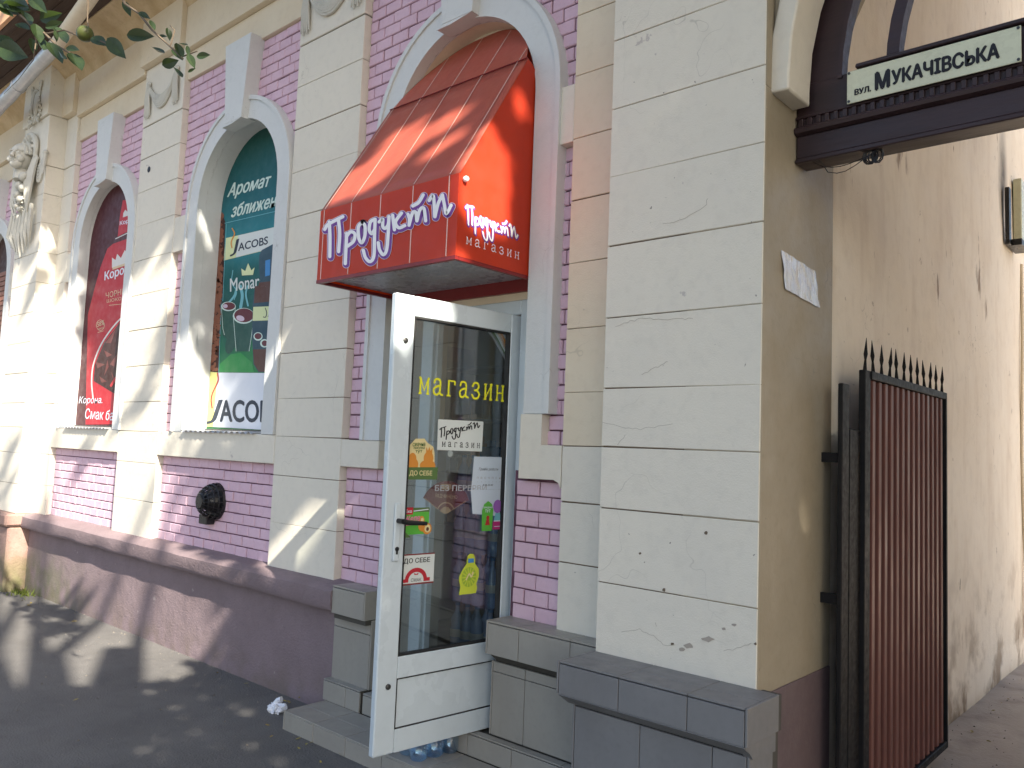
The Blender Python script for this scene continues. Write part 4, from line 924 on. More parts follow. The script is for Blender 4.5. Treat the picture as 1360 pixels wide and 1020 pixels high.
# stripes
M['pinkline'] = flat('pale_stripe', (.72,.50,.42), .5)
for xx in (-3.594,-3.360,-3.125,-2.886,-2.640):
    MB().box(xx-.0028, xx+.0028, yf-.0045, yf-.0036, 2.456, 2.826).build('stripe', M['pinkline'], AW)
    ztop = zl
    mb = MB(); n_ = 12; vs = []
    for j in range(n_+1):
        z = 2.832+(3.53-2.832)*j/n_; i = (xx-xl)/(xr_-xl)*20; sg = -.008*math.sin(math.pi*i/20*5)**2*math.sin(math.pi*j/n_)
        for s_ in (-.0026, .0026): vs.append((xx+s_, ys(z)-.0042, z+.0016+sg*1.3))
    mb.add(vs, [(2*j,2*j+1,2*j+3,2*j+2) for j in range(n_)]); mb.build('stripe', M['pinkline'], AW)
    dx = xx-xc; zt = ZS+math.sqrt(max((RI-.012)**2-dx*dx, 0))
    if zt > zl+.02:
        mb = MB(); mb.add([(xx-.0026, ys(zl+.006)-.001, zl+.008), (xx+.0026, ys(zl+.006)-.001, zl+.008), (xx+.0026, ys(zt)-.001, zt), (xx-.0026, ys(zt)-.001, zt)], [(0,1,2,3)]); mb.build('stripe', M['pinkline'], AW)
Pf = lambda a, b, l: tuple(onY(420+a/6.8, 240+b/6.8, yf-.0045-.0009*l))
brush_word(Pf, 1, parent=AW, wd=30)
# the same word on the side panel
c0 = np.array(Pf(76,0,0)); c1 = np.array(Pf(1218,0,0))
xa = onY(420+76/6.8, 240+400/6.8, yf)[0]; xb = onY(420+1218/6.8, 240+220/6.8, yf)[0]
za = onY(420+122/6.8, 240+690/6.8, yf)[2]; zb = onY(420+1140/6.8, 240+128/6.8, yf)[2]
SY = (0.00031998, 0.00002750, -0.48268); SZ = (-0.00009046, -0.00027481, 2.80538)
def Pside(a, b, l):   # sheared onto the side panel
    return (xr_+.0008+.0007*l, SY[0]*a+SY[1]*b+SY[2], SZ[0]*a+SZ[1]*b+SZ[2])
brush_word(Pside, 1, parent=AW, dx=4, dy=8, wd=30, mats=('purple','purple','white'))
mb = MB(); PP = lambda a, b, l: (xr_+.001+.0004*l, a, b)
serif(mb, 'магазин', (-.432,2.518), (-.068,2.520), (-.432,2.550), PP, 1, .55, .12); mb.build('letter', M['white'], AW)
MB().ell((xr_+.012,-.462,2.805), (.016,.014,.014), 10, 8).build('lamp_socket', M['white'], AW, smooth=True)

# ================================================================ door
D = thing('shop_door', 'white glazed shop door standing open towards the street with yellow lettering', 'door')
F0 = Vector((-2.789,-.643,0)); dd = Vector((.102,.995,0)).normalized(); nn = Vector((dd.y,-dd.x,0))
def LP(s, z, off=0.0): q = F0+dd*s+nn*off; return (q.x, q.y, z)
def lbox(s0, s1, z0, z1, o0, o1, c=.003):
    mb = MB(); mb.box(s0, s1, o0, o1, z0, z1, c); mb.v = [LP(v[0], v[2], v[1]) for v in mb.v]; return mb
T_ = .036; WD = .775
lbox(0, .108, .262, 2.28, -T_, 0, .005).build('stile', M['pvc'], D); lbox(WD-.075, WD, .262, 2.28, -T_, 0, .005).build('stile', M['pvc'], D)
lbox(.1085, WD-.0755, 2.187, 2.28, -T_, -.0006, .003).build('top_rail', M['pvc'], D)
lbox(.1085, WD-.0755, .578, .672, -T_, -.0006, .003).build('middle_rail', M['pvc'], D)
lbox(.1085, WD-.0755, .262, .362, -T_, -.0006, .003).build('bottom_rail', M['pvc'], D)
lbox(.108, WD-.075, .362, .578, -T_+.008, -.010, .002).build('lower_panel', M['pvc'], D)
lbox(.108, WD-.075, .672, 2.187, -.032, -.026, 0).build('glass', M['glass'], D)
for a in ((.106,.116,.672,2.187), (WD-.083,WD-.073,.672,2.187), (.116,WD-.083,2.179,2.189), (.116,WD-.083,.670,.680)): lbox(*a, -.034, -.004, 0).build('gasket', M['gasket'], D)
for a in ((.106,.112,.362,.578), (.112,WD-.083,.5735,.579), (.112,WD-.083,.361,.3665)): lbox(*a, -.02, -.003, 0).build('gasket', M['gasket'], D)
for z in (2.07, .552):
    mb = MB(); mb.tube([LP(.06,z,-.001), LP(.06,z,.006), LP(.06,z,.009)], [.013,.012,.006], 12); mb.build('cover_cap', M['steel'], D, smooth=True)
lbox(.045, .078, 1.09, 1.345, 0, .012, .005).build('lock_plate', M['pvc'], D)
mb = MB(); mb.tube([LP(.062,1.268,.01), LP(.062,1.268,.05)], .011, 10); mb.tube([LP(.062,1.268,.05), LP(.09,1.262,.054), LP(.19,1.255,.048)], [.012,.011,.009], 10); mb.build('handle', M['black'], D, smooth=True)
mb = MB(); mb.tube([LP(.062,1.268,-.055), LP(.062,1.268,-.10), LP(.18,1.26,-.10)], .010, 10); mb.build('handle', M['black'], D, smooth=True)
mb = MB(); mb.tube([LP(.062,1.145,.012), LP(.062,1.145,.016)], .010, 10); mb.box(.058,.066,.012,.016,1.122,1.145); mb.v = mb.v[:-8]+[LP(v[0],v[2],v[1]) for v in mb.v[-8:]]; mb.build('keyhole', M['black'], D)
for z in (.45, 1.25, 2.1):
    mb = MB(); mb.tube([LP(WD+.008,z-.045,.0), LP(WD+.008,z+.045,.0)], .010, 10); mb.build('hinge', M['pvc'], D, smooth=True)
PL = lambda a, b, l: LP(a, b, -.0255+.0007*l)
mb = MB(); serif(mb, 'магазин', (.165,1.842), (.692,1.842), (.165,1.915), PL, 1, .30, .17); mb.build('door_lettering', M['yellow'], D)
mb = MB(); text(mb, 'БЕЗ ПЕРЕРВИ', (.285,1.395), (.60,1.395), (.285,1.422), PL, 1, .02); mb.build('door_lettering', M['p_grey'], D)
def dpr(parent, nm, m, fn): mb = MB(); fn(mb); return mb.build(nm, M[m], parent)
rect = lambda a0, a1, b0, b1: [(a0,b0),(a1,b0),(a1,b1),(a0,b1)]
def Poff(o): return lambda a, b, l: LP(a, b, -.0255+o+.0007*l)
# shop name card
K = thing('name_card', 'white card with black brush lettering taped to the middle of the door glass', 'sign')
P1 = Poff(.001)
dpr(K, 'card', 'p_signw', lambda mb: poly(mb, [(.286,1.585),(.560,1.585),(.562,1.731),(.284,1.728)], P1, 0))
kx, kz = .30, 1.715
def Pcard(a, b, l): return P1(.292+(a-60)/1180*.25, 1.7265-(b-110)/650*.092, l)
brush_word(Pcard, 1, parent=K, dx=2, dy=3, wd=24, mats=('ink','ink','ink'), ow=1.15)
dpr(K, 'letter', 'ink', lambda mb: serif(mb, 'магазин', (.312,1.602), (.545,1.602), (.312,1.624), P1, 2, .75, .16))
# animals sticker
K = thing('animal_sticker', 'orange and cream sticker of two animals over a green strip on the door glass', 'sticker')
dpr(K, 'cream_field', 'p_cream', lambda mb: (poly(mb, [(.125,1.50),(.275,1.50),(.272,1.57),(.262,1.60),(.23,1.615),(.21,1.635),(.16,1.632),(.128,1.60),(.118,1.55)], P1, 0)))
dpr(K, 'animals', 'p_orange', lambda mb: (disc(mb, (.148,1.54), .022, .028, P1, 1), disc(mb, (.152,1.515), .03, .03, P1, 1.2), disc(mb, (.238,1.545), .028, .032, P1, 1.4), disc(mb, (.235,1.512), .045, .026, P1, 1.6), poly(mb, [(.222,1.57),(.222,1.596),(.232,1.58),(.24,1.598),(.248,1.58),(.258,1.594),(.258,1.565)], P1, 1.8)))
dpr(K, 'print_lines', 'p_olive', lambda mb: (text(mb, 'смачна', (.145,1.597), (.215,1.600), (.145,1.613), P1, 2, .02), text(mb, 'покупка', (.152,1.582), (.212,1.584), (.152,1.595), P1, 2, .02), text(mb, 'тут', (.162,1.565), (.20,1.567), (.162,1.58), P1, 2, .02)))
dpr(K, 'green_strip', 'p_olive', lambda mb: poly(mb, [(.105,1.447),(.292,1.447),(.294,1.505),(.105,1.502)], P1, 2.5))
dpr(K, 'strip_letters', 'p_cream', lambda mb: text(mb, 'ДО СЕБЕ', (.135,1.462), (.262,1.462), (.135,1.488), P1, 3, .02))
# fan-shaped hanging sign
K = thing('open_sign', 'dark red fan-shaped sign hanging on a string behind the door glass', 'sign')
P2 = Poff(-.02)
def fanpts(r0, r1, a0, a1, c=(.368,1.285)): 
    return [(c[0]+r1*math.cos(R(a)), c[1]+r1*math.sin(R(a))) for a in range(a0, a1+1, 6)]+[(c[0]+r0*math.cos(R(a)), c[1]+r0*math.sin(R(a))) for a in range(a1, a0-1, -6)]
dpr(K, 'fan_board', 'p_fanr', lambda mb: poly(mb, fanpts(.02,.155,24,150), P2, 0))
dpr(K, 'fan_edge', 'p_tan', lambda mb: (poly(mb, fanpts(.05,.057,24,150), P2, 1), poly(mb, fanpts(.0,.035,20,160), P2, 1), stroke(mb, [(.32,1.31),(.245,1.36)], .004, P2, 1.2, False), stroke(mb, [(.41,1.305),(.49,1.345)], .004, P2, 1.2, False)))
dpr(K, 'letters', 'p_tan', lambda mb: (text(mb, 'ВІДЧИНЕНО', (.305,1.362), (.435,1.352), (.305,1.382), P2, 1.5, .02), poly(mb, [(.335,1.40),(.395,1.398),(.395,1.425),(.335,1.427)], P2, 1.4)))
dpr(K, 'string', 'p_grey', lambda mb: (stroke(mb, [(.372,1.566),(.345,1.43)], .002, P2, 1, False), stroke(mb, [(.372,1.566),(.388,1.43)], .002, P2, 1, False)))
mb = MB(); mb.tube([LP(.372,1.57,-.034), LP(.372,1.57,-.045)], [.016,.004], 12); mb.build('suction_hook', M['white'], K, smooth=True)
# paper
K = thing('opening_hours_paper', 'folded white sheet of handwritten opening hours behind the right side of the door glass', 'notice')
P3 = Poff(.0008)
dpr(K, 'sheet', 'p_paper', lambda mb: (poly(mb, [(.512,1.56),(.70,1.56),(.70,1.40),(.503,1.402)], P3, 0), mb.add([P3(.500,1.4015,0),P3(.70,1.3995,0),P3(.70,1.268,3),P3(.516,1.285,3)], [(0,1,2,3)])))
dpr(K, 'writing', 'ink', lambda mb: (text(mb, 'Графік роботи', (.545,1.490), (.672,1.490), (.545,1.507), P3, 1, 0, .3), text(mb, '8.00-20.00', (.575,1.418), (.64,1.418), (.575,1.427), P3, 1, 0, .2)))
dpr(K, 'writing', 'p_grey', lambda mb: [text(mb, c, (.535+.024*i,1.452+.0), (.546+.024*i,1.452), (.535+.024*i,1.462), P3, 1) for i, c in enumerate('пвсчпсн')]+[disc(mb, (.541+.024*i,1.438), .002, .002, P3, 1, 0, 6) for i in range(7)])
# jelly sticker
K = thing('fruit_sticker', 'green and red sticker with halved apricots on the door glass beside the handle', 'sticker')
dpr(K, 'packet', 'p_grn', lambda mb: poly(mb, rect(.112,.258,1.20,1.318), P1, 0))
dpr(K, 'dark_edge', 'p_olive', lambda mb: (poly(mb, rect(.112,.258,1.30,1.32), P1, 1),))
dpr(K, 'dark_edge', 'p_olive', lambda mb: poly(mb, [(.112,1.186),(.16,1.188),(.112,1.225)], P1, 1))
dpr(K, 'red_label', 'p_crim', lambda mb: (poly(mb, rect(.118,.165,1.29,1.322), P1, 2),))
dpr(K, 'white_letters', 'p_white', lambda mb: (text(mb, 'Еко', (.124,1.298), (.158,1.298), (.124,1.312), P1, 3, .02), stroke(mb, [(.17,1.305),(.25,1.312)], .004, P1, 2.5, False)))
dpr(K, 'pink_letters', 'p_pink', lambda mb: (text(mb, 'Желе', (.122,1.255), (.205,1.262), (.122,1.282), P1, 2.5, .04), poly(mb, [(.118,1.248),(.22,1.250),(.21,1.243),(.118,1.240)], P1, 2)))
dpr(K, 'apricot', 'p_orange', lambda mb: (disc(mb, (.222,1.236), .024, .024, P1, 3), disc(mb, (.248,1.224), .026, .026, P1, 3.5), disc(mb, (.215,1.264), .016, .018, P1, 2.2)))
dpr(K, 'apricot_stone', 'p_cream', lambda mb: (disc(mb, (.25,1.224), .017, .018, P1, 4), disc(mb, (.218,1.264), .008, .01, P1, 3)))
dpr(K, 'apricot_stone', 'p_jar2', lambda mb: (disc(mb, (.25,1.222), .008, .009, P1, 4.5),))
# ПЕЧИВО card with arc
K = thing('arch_sticker', 'white card with red arch emblem low at the left of the door glass', 'sticker')
dpr(K, 'card', 'p_signw', lambda mb: poly(mb, rect(.105,.300,.975,1.113), P1, 0))
dpr(K, 'edge_line', 'p_fanr', lambda mb: poly(mb, rect(.105,.300,.975,.982), P1, 1))
dpr(K, 'edge_line', 'p_fanr', lambda mb: poly(mb, rect(.105,.300,1.107,1.113), P1, 1))
dpr(K, 'emblem', 'p_crim', lambda mb: (poly(mb, [(.2+.062*math.cos(R(a)), .995+.055*math.sin(R(a))) for a in range(0,181,12)]+[(.2+.042*math.cos(R(a)), .995+.036*math.sin(R(a))) for a in range(180,-1,-12)], P1, 1), poly(mb, rect(.122,.158,.987,1.003), P1, 1.3), poly(mb, rect(.242,.278,.987,1.003), P1, 1.3), poly(mb, [(.19,1.018),(.21,1.018),(.213,1.027),(.2,1.022),(.187,1.027)], P1, 1.5)))
dpr(K, 'letters', 'ink', lambda mb: (text(mb, 'ДО СЕБЕ', (.128,1.068), (.274,1.068), (.128,1.094), P1, 1, .02), text(mb, 'СМАК', (.172,.988), (.23,.988), (.172,1.004), P1, 1.6, 0)))
# lime bottle sticker
K = thing('lime_sticker', 'yellow green drink sticker shaped like a bottle low on the door glass', 'sticker')
dpr(K, 'bottle_shape', 'p_lime', lambda mb: poly(mb, [(.455,.905),(.560,.905),(.566,.93),(.560,.95),(.575,.985),(.572,1.02),(.548,1.045),(.545,1.075),(.535,1.092),(.513,1.095),(.498,1.085),(.494,1.05),(.47,1.02),(.452,.99),(.452,.97),(.462,.945)], P1, 0))
dpr(K, 'lime_slice', 'p_limed', lambda mb: (disc(mb, (.512,.985), .045, .047, P1, 1),))
dpr(K, 'lime_rays', 'p_lime', lambda mb: [stroke(mb, [(.512+.02*math.cos(a), .985+.02*math.sin(a)), (.512+.04*math.cos(a), .985+.043*math.sin(a))], .006, P1, 2+.02*k, False) for k, a in enumerate([2*math.pi*j/14 for j in range(14)])])
dpr(K, 'lime_centre', 'p_cream', lambda mb: (stroke(mb, [(.495,.975),(.512,1.0),(.525,.985),(.535,1.005)], .008, P1, 2.6),))
dpr(K, 'blue_label', 'p_blue', lambda mb: (poly(mb, rect(.502,.538,1.052,1.072), P1, 2),))
# green oval and purple stickers, stuck over the corner of the sheet
P1 = Poff(.0065)
K = thing('green_oval_sticker', 'green oval sticker at the lower right corner of the hours sheet on the door glass', 'sticker')
dpr(K, 'oval', 'p_grn', lambda mb: (poly(mb, [(.575,1.20),(.64,1.20),(.645,1.30),(.635,1.33),(.61,1.345),(.585,1.33),(.572,1.30)], P1, 0)))
dpr(K, 'letters', 'p_white', lambda mb: (text(mb, 'ПРИДБАЙ', (.58,1.308), (.638,1.308), (.58,1.320), P1, 1, .02), text(mb, 'ТУТ', (.592,1.29), (.626,1.29), (.592,1.304), P1, 1, .02)))
dpr(K, 'red_shape', 'p_red', lambda mb: (poly(mb, [(.595,1.228),(.626,1.228),(.619,1.255),(.602,1.255)], P1, 1), disc(mb, (.611,1.264), .01, .011, P1, 1.2)))
K = thing('purple_sticker', 'purple and magenta round sticker beside the green oval one on the door glass', 'sticker')
dpr(K, 'round', 'p_violet', lambda mb: disc(mb, (.672,1.318), .028, .033, P1, .5))
dpr(K, 'teal_band', 'p_cyan', lambda mb: poly(mb, [(.65,1.245),(.698,1.245),(.69,1.285),(.66,1.285)], P1, .3))
dpr(K, 'magenta_field', 'p_magenta', lambda mb: poly(mb, rect(.645,.698,1.205,1.245), P1, .2))
dpr(K, 'white_line', 'p_white', lambda mb: (stroke(mb, [(.652,1.247),(.696,1.247)], .005, P1, 1.5, False), stroke(mb, [(.655,1.22),(.69,1.22)], .003, P1, 1.5, False)))

# door frame and threshold in the doorway
DF = thing('door_frame', 'white door frame fixed inside the arched shop doorway', 'door frame')
MB().box(-3.435,-3.345,.10,.165,.262,2.36,.004).build('jamb', M['pvc'], DF); MB().box(-3.345,-3.33,.125,.165,.262,2.36,.002).build('jamb_lip', M['pvc'], DF)
MB().box(-2.70,-2.578,.10,.165,.262,2.36,.004).build('jamb', M['pvc'], DF)
MB().box(-3.345,-2.70,.10,.165,2.285,2.36,.004).build('head', M['pvc'], DF)
MB().box(-3.345,-2.70,.10,.165,.262,.29,.003).build('threshold', M['zinc'], DF)
MB().box(-3.64,-3.437,.11,.2,.262,2.7).build('infill_wall', M['tile'], B)
mb = MB(); mb.box(-3.435,-2.575,.11,.17,2.362,2.45); mb.box(-3.64,-2.575,.17,.2,2.362,3.93); mb.build('infill_wall', M['cream_warm'], B)
# interior
M['room'] = mat('dim_room_wall', (.62,.60,.54), .8)
mb = MB(); mb.box(-5.6,-3.66,.42,.46,0,2.9); mb.box(-5.6,-1.95,4.0,4.05,0,2.9); mb.box(-5.6,-1.95,.2,4.0,2.85,2.9); mb.box(-1.98,-1.95,.2,4.0,0,2.9); mb.box(-5.6,-5.55,.4,4,0,2.9); mb.box(-2.575,-1.95,.2,.25,0,2.9)
mb.build('inner_wall', M['room'], B)
mb = MB(); mb.box(-5.6,-1.95,.166,4.0,.2,.249); mb.build('floor', M['tiledark'], B)
for k in range(5): MB().box(-3.42,-3.405+.001*k,.168,.30,.262+.30*k,.558+.30*k,.002).build('tile', M['tile'], B)
# stack of water packs inside
def bottle(h=.30, r=.042):
    mb = MB(); mb.tube([(0,0,0),(0,0,.01),(0,0,.06),(0,0,.07),(0,0,.08),(0,0,.16),(0,0,.17),(0,0,.21),(0,0,.265),(0,0,.30)], [r*.8,r,r,r*.93,r,r,r*.93,r,r*.36,r*.34], 14); return mb
base = None
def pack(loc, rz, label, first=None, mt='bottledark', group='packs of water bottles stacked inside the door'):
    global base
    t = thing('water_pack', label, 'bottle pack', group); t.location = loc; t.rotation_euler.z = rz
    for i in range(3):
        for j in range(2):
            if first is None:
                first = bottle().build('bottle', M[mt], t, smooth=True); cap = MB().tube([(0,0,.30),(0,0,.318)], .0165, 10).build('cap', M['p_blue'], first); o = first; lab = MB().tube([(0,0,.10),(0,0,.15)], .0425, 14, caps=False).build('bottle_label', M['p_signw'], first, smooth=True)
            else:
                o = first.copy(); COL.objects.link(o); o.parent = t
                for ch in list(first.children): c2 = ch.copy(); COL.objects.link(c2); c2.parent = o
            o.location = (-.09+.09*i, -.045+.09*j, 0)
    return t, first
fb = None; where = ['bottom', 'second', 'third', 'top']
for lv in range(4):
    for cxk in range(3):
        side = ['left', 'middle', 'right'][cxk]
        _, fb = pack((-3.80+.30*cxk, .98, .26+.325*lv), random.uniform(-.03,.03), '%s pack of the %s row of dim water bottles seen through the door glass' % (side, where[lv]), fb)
SH = thing('shop_shelf', 'dim shelving with goods in the shop interior behind the bottle packs', 'shelf')
for z in (1.0,1.4,1.8,2.2): MB().box(-4.7,-2.9,1.45,1.8,z,z+.02).build('shelf_board', M['p_grey'], SH)
for k in range(3): MB().box(-4.7+.88*k,-4.67+.88*k,1.46,1.79,.26,2.4).build('upright', M['p_grey'], SH)
random.seed(21); cols = ['p_signw','p_grey','p_olive','p_red','p_blue','p_tan','p_paper']
ORD = ['first','second','third','fourth','fifth','sixth','seventh','eighth','ninth','tenth','eleventh','twelfth','thirteenth','fourteenth','fifteenth','sixteenth','seventeenth','eighteenth','nineteenth','twentieth']
CN = dict(p_signw='white', p_grey='grey', p_olive='olive', p_red='red', p_blue='blue', p_tan='tan', p_paper='pale blue')
for z, wz_ in ((1.02,'lowest'),(1.42,'middle'),(1.82,'upper')):
    x = -4.6; kk = 0
    while x < -2.95:
        w_ = random.uniform(.06,.14); h_ = random.uniform(.12,.28)
        mb = MB(); mb.box(x, x+w_, 1.48, 1.62, z, z+h_*.8, .008); mb.box(x+w_*.3, x+w_*.7, 1.52, 1.58, z+h_*.8, z+h_, .004)
        cc_ = random.choice(cols); o = tag(mb.build('packet', M[cc_]), '%s packet, %s from the left on the %s shelf inside the shop' % (CN[cc_], ORD[kk], wz_), 'packet', 'goods on the shop shelf'); x += w_+.015; kk += 1
# striped curtain strips at the head of the doorway
CU = thing('door_curtain', 'gathered striped curtain pulled aside at the top of the shop doorway', 'curtain')
for k in range(16):
    t = k/15; p0_ = Vector((-3.28+.50*t,.32,2.40)); p1_ = Vector((-2.78+.06*t,.30,1.72-.02*k)); pm_ = (p0_+p1_)/2+Vector((.10*(1-t),0,.10))
    mb = MB(); pts = [p0_.lerp(pm_, s/6).lerp(pm_.lerp(p1_, s/6), s/6) for s in range(7)]; mb.tube(pts, [.016]*6+[.008], 6)
    mb.build('strip', M[['p_grey','p_olive','p_signw','p_tan','p_orange','p_grey','p_paper'][k % 7]], CU, smooth=True)

# ================================================================ door step
ST = thing('door_step', 'low tiled step in front of the shop door', 'step')
xs = [-3.862,-3.60,-3.33,-3.05,-2.77,-2.49,-2.21,-1.96]; zt = .152
for a, b in zip(xs, xs[1:]):
    MB().box(a+.0015,b-.0015,-.372,-.361,.03,zt-.011,.0015).build('riser_tile', M['tile'], ST)
    MB().box(a+.0015,b-.0015,-.372,-.237,zt-.010,zt,.0015).build('tread_tile', M['tile'], ST); MB().box(a+.0015,b-.0015,-.235,-.101,zt-.010,zt,.0015).build('tread_tile', M['tile'], ST)
MB().box(-3.874,-3.863,-.372,-.101,.03,zt,.0015).build('side_tile', M['tile'], ST)
MB().box(-3.86,-1.955,-.36,-.10,.0,zt-.0105).build('grout_bed', M['grout'], ST)
# blue bottles lying under the open door
t, fb2 = pack((0,0,0), 0, 'blue six-pack of water bottles standing on the step behind the open door', None, 'bottleblue', 'x')
t['group'] = 'x'; del t['group']
t.location = (-2.905,-.205,zt+.001); t.rotation_euler.z = R(82)
# plastic bag
mb = MB(); random.seed(9)
bm = bmesh.new(); bmesh.ops.create_icosphere(bm, subdivisions=4, radius=1)
for v in bm.verts:
    n_ = noise.noise(v.co*2.1)*.35+noise.noise(v.co*5)*.22+abs(noise.noise(v.co*9))*.14; v.co *= (.8+n_)
    v.co = Vector((v.co.x*.062, v.co.y*.045, max(v.co.z, -.55)*.042))
bm.verts.index_update(); mb.add([v.co for v in bm.verts], [[v.index for v in f.verts] for f in bm.faces]); bm.free()
mb.tube([(0,0,.03),(.01,0,.05),(.03,.01,.055)], [.02,.012,.018], 6)
mb.tube([(.04,0,.02),(.065,.01,.03),(.085,.0,.02)], [.015,.012,.016], 6)
o = tag(mb.build('plastic_bag', M['bag'], smooth=True), 'crumpled small white plastic bag on the asphalt left of the step', 'plastic bag')
q = onZ(367, 940, .08); o.location = (q[0], q[1], GZ(q[0])+.023)

# ================================================================ rainwater pipe under the eave
a = Vector(onY(126, -12, -.58)); b = Vector(onY(75, 60, -.50)); c = Vector(onY(-25, 168, -.40))
mb = MB(); 
mb.tube([a, b], [.058,.058], 16)
W_ = thing('rain_pipe', 'slanting rainwater pipe under the eave at the upper left, shiny at its lower end', 'pipe')
mb.build('upper_pipe', M['cream_warm'], W_, smooth=True)
mb = MB(); n = 22; rr = [.062+(.004 if k % 4 < 2 and k > 5 else 0) for k in range(n)]
mb.tube([b.lerp(c, k/(n-1)) for k in range(n)], rr, 16); mb.build('lower_pipe', M['zinc'], W_, smooth=True)
mb = MB(); p = b.lerp(c, .45); d_ = (c-b).normalized(); mb.tube([p-d_*.02, p+d_*.02], .072, 16); mb.build('pipe_clip', M['zinc'], W_, smooth=True)

# ================================================================ leaves
def leaf_mesh():
    mb = MB(); n = 8; vs = []
    for i in range(n+1):
        t = i/n; hw = .23*math.sin(math.pi*t**.85)*(1-.15*t)+.001
        z = -.12*math.sin(math.pi*t)*1.0-.25*t*t
        vs += [(t, -hw, z+hw*.45), (t, 0, z), (t, hw, z+hw*.45)]
    f = []
    for i in range(n): f += [(3*i,3*i+3,3*i+4,3*i+1), (3*i+1,3*i+4,3*i+5,3*i+2)]
    mb.add(vs, f); return mb
def branch(name, label, stems, leaves, yb):
    t = thing(name, label, 'branch')
    mb = MB()
    for st, r_ in stems: mb.tube([onY(u, v, yb+.02*math.sin(i)) for i, (u, v) in enumerate(st)], [r_*(1-.6*i/len(st)) for i in range(len(st))], 6)
    mb.build('twig', M['bark'], t, smooth=True); first_ = None
    for (u, v, ln, ang) in leaves:
        y = yb+random.uniform(-.07,.07); p = onY(u-ln/2*math.cos(R(ang)), v+ln/2*math.sin(R(ang)), y); e = onY(u+ln/2*math.cos(R(ang)), v-ln/2*math.sin(R(ang)), y)
        d = Vector(e)-Vector(p); L_ = d.length*.78
        if first_ is None: first_ = leaf_mesh().build('leaf', M['leaf'], t, smooth=True); o = first_
        else: o = first_.copy(); COL.objects.link(o)
        toc = (Vector(CAM)-Vector(p)).normalized()
        xax = d.normalized(); zax = (toc+Vector((random.uniform(-.7,.7),random.uniform(-.5,.5),random.uniform(-.2,.8)))); zax = (zax-xax*zax.dot(xax)).normalized(); yax = zax.cross(xax)
        mt = Matrix((xax, yax, zax)).transposed().to_4x4(); o.matrix_world = Matrix.Translation(p) @ mt @ Matrix.Diagonal((L_, L_*random.uniform(.65,1.0), L_, 1))
    return t
random.seed(4)
t = branch('apple_branch', 'leafy apple branch with one small green fruit hanging in from the top left corner',
  [([(-40,-10),(10,8),(40,30),(60,45),(75,60),(95,72)], .009), ([(20,12),(45,38),(48,55),(44,80)], .005), ([(60,45),(85,40),(105,48),(128,52),(150,62)], .004), ([(116,-20),(117,5),(116,28),(118,36)], .004), ([(-30,60),(0,55),(14,60)], .004), ([(44,80),(25,105),(5,125)], .002)],
  [(16,13,24,-20),(40,19,19,-25),(64,22,24,20),(86,38,30,-15),(53,42,24,-60),(77,64,28,-35),(62,52,26,-30),(104,77,24,-35),(9,53,26,-30),(10,66,28,-20),(20,2,22,-10),(48,2,22,-35),(131,51,18,-12),(152,62,30,-50),(69,30,22,35),(46,60,20,-70),(88,70,18,-10),(58,12,16,60),(30,30,16,10),(95,62,14,10),(-8,25,26,-40),(4,10,20,-50),(3,-5,28,0),(75,48,16,-80)], -1.65)
q = onY(113, 45, -1.66); mb = MB(); mb.ell(q, (.037,.037,.035), 16, 12); mb.build('fruit', M['fruit'], t, smooth=True)
branch('apple_branch', 'thin apple twig with round leaves crossing above the left pilaster swag',
  [([(150,-30),(166,5),(185,18),(202,40),(222,58),(243,78)], .006), ([(226,62),(232,40),(226,34)], .003), ([(240,76),(262,68)], .003)],
  [(183,44,30,8),(169,10,20,-60),(191,18,14,-15),(204,32,14,-50),(213,61,22,8),(226,45,18,-70),(241,66,22,-55),(225,84,20,15),(241,93,20,-20),(255,80,20,-60),(269,72,17,20),(215,46,12,20),(245,55,14,20),(254,92,12,40),(236,70,18,-30),(250,68,16,-80)], -1.7)

# fallen leaves, grit and weeds
random.seed(12)
M['deadleaf'] = mat('fallen_leaf', (.30,.20,.06), .6, (.22,.24,.07), 30, .8)
lf = None
spots = [(352,960),(363,975),(400,978),(408,985),(417,984),(395,990),(376,928),(384,932),(390,938),(404,926),(30,793),(42,796),(36,800),(95,822),(290,890),(215,940),(105,925),(330,905),(1322,945),(1330,935),(1310,985),(1338,930),(1290,975),(450,998),(425,1008)]
for k, (u, v) in enumerate(spots):
    q = onZ(u, v, .07); gz = GZ(q[0]) if q[1] < 0 else .07
    if lf is None: lf = leaf_mesh().build('fallen_leaf', M['deadleaf'], smooth=True); o = lf
    else: o = lf.copy(); COL.objects.link(o)
    s_ = random.uniform(.025,.055); o.scale = (s_, s_, s_); o.location = (q[0], q[1], gz+.008); o.rotation_euler = (random.uniform(-.4,.4), random.uniform(-.3,.3), random.uniform(0,6))
    tag(o, ('small dry leaf on the asphalt beside the tiled door step' if 330 < u < 470 else 'small dry leaf on the concrete at the foot of the passage wall' if u > 1200 else 'small dry leaf on the asphalt at the foot of the mauve plinth'), 'fallen leaf', 'dry leaves fallen on the ground')
mb = MB()
for i in range(1500):
    x = random.uniform(-9.5,-1.5); y = -random.random()**1.6*1.8-.03
    if -3.9 < x < -1.9 and y > -.38: continue
    if -1.99 < x and y > -.42: continue
    s_ = random.uniform(.002,.006)*(1 if random.random() < .9 else 1.8); z = GZ(x)
    p = [(x+random.uniform(-s_,s_), y+random.uniform(-s_,s_), z) for _ in range(3)]; mb.add(p+[(x,y,z+s_*.9)], [(0,1,3),(1,2,3),(2,0,3)])
for i in range(500):
    x = random.uniform(-1.28,-.2); y = random.uniform(.6,6)
    s_ = random.uniform(.003,.012); z = .076-y*.001
    p = [(x+random.uniform(-s_,s_), y+random.uniform(-s_,s_), z) for _ in range(3)]; mb.add(p+[(x,y,z+s_*.7)], [(0,1,3),(1,2,3),(2,0,3)])
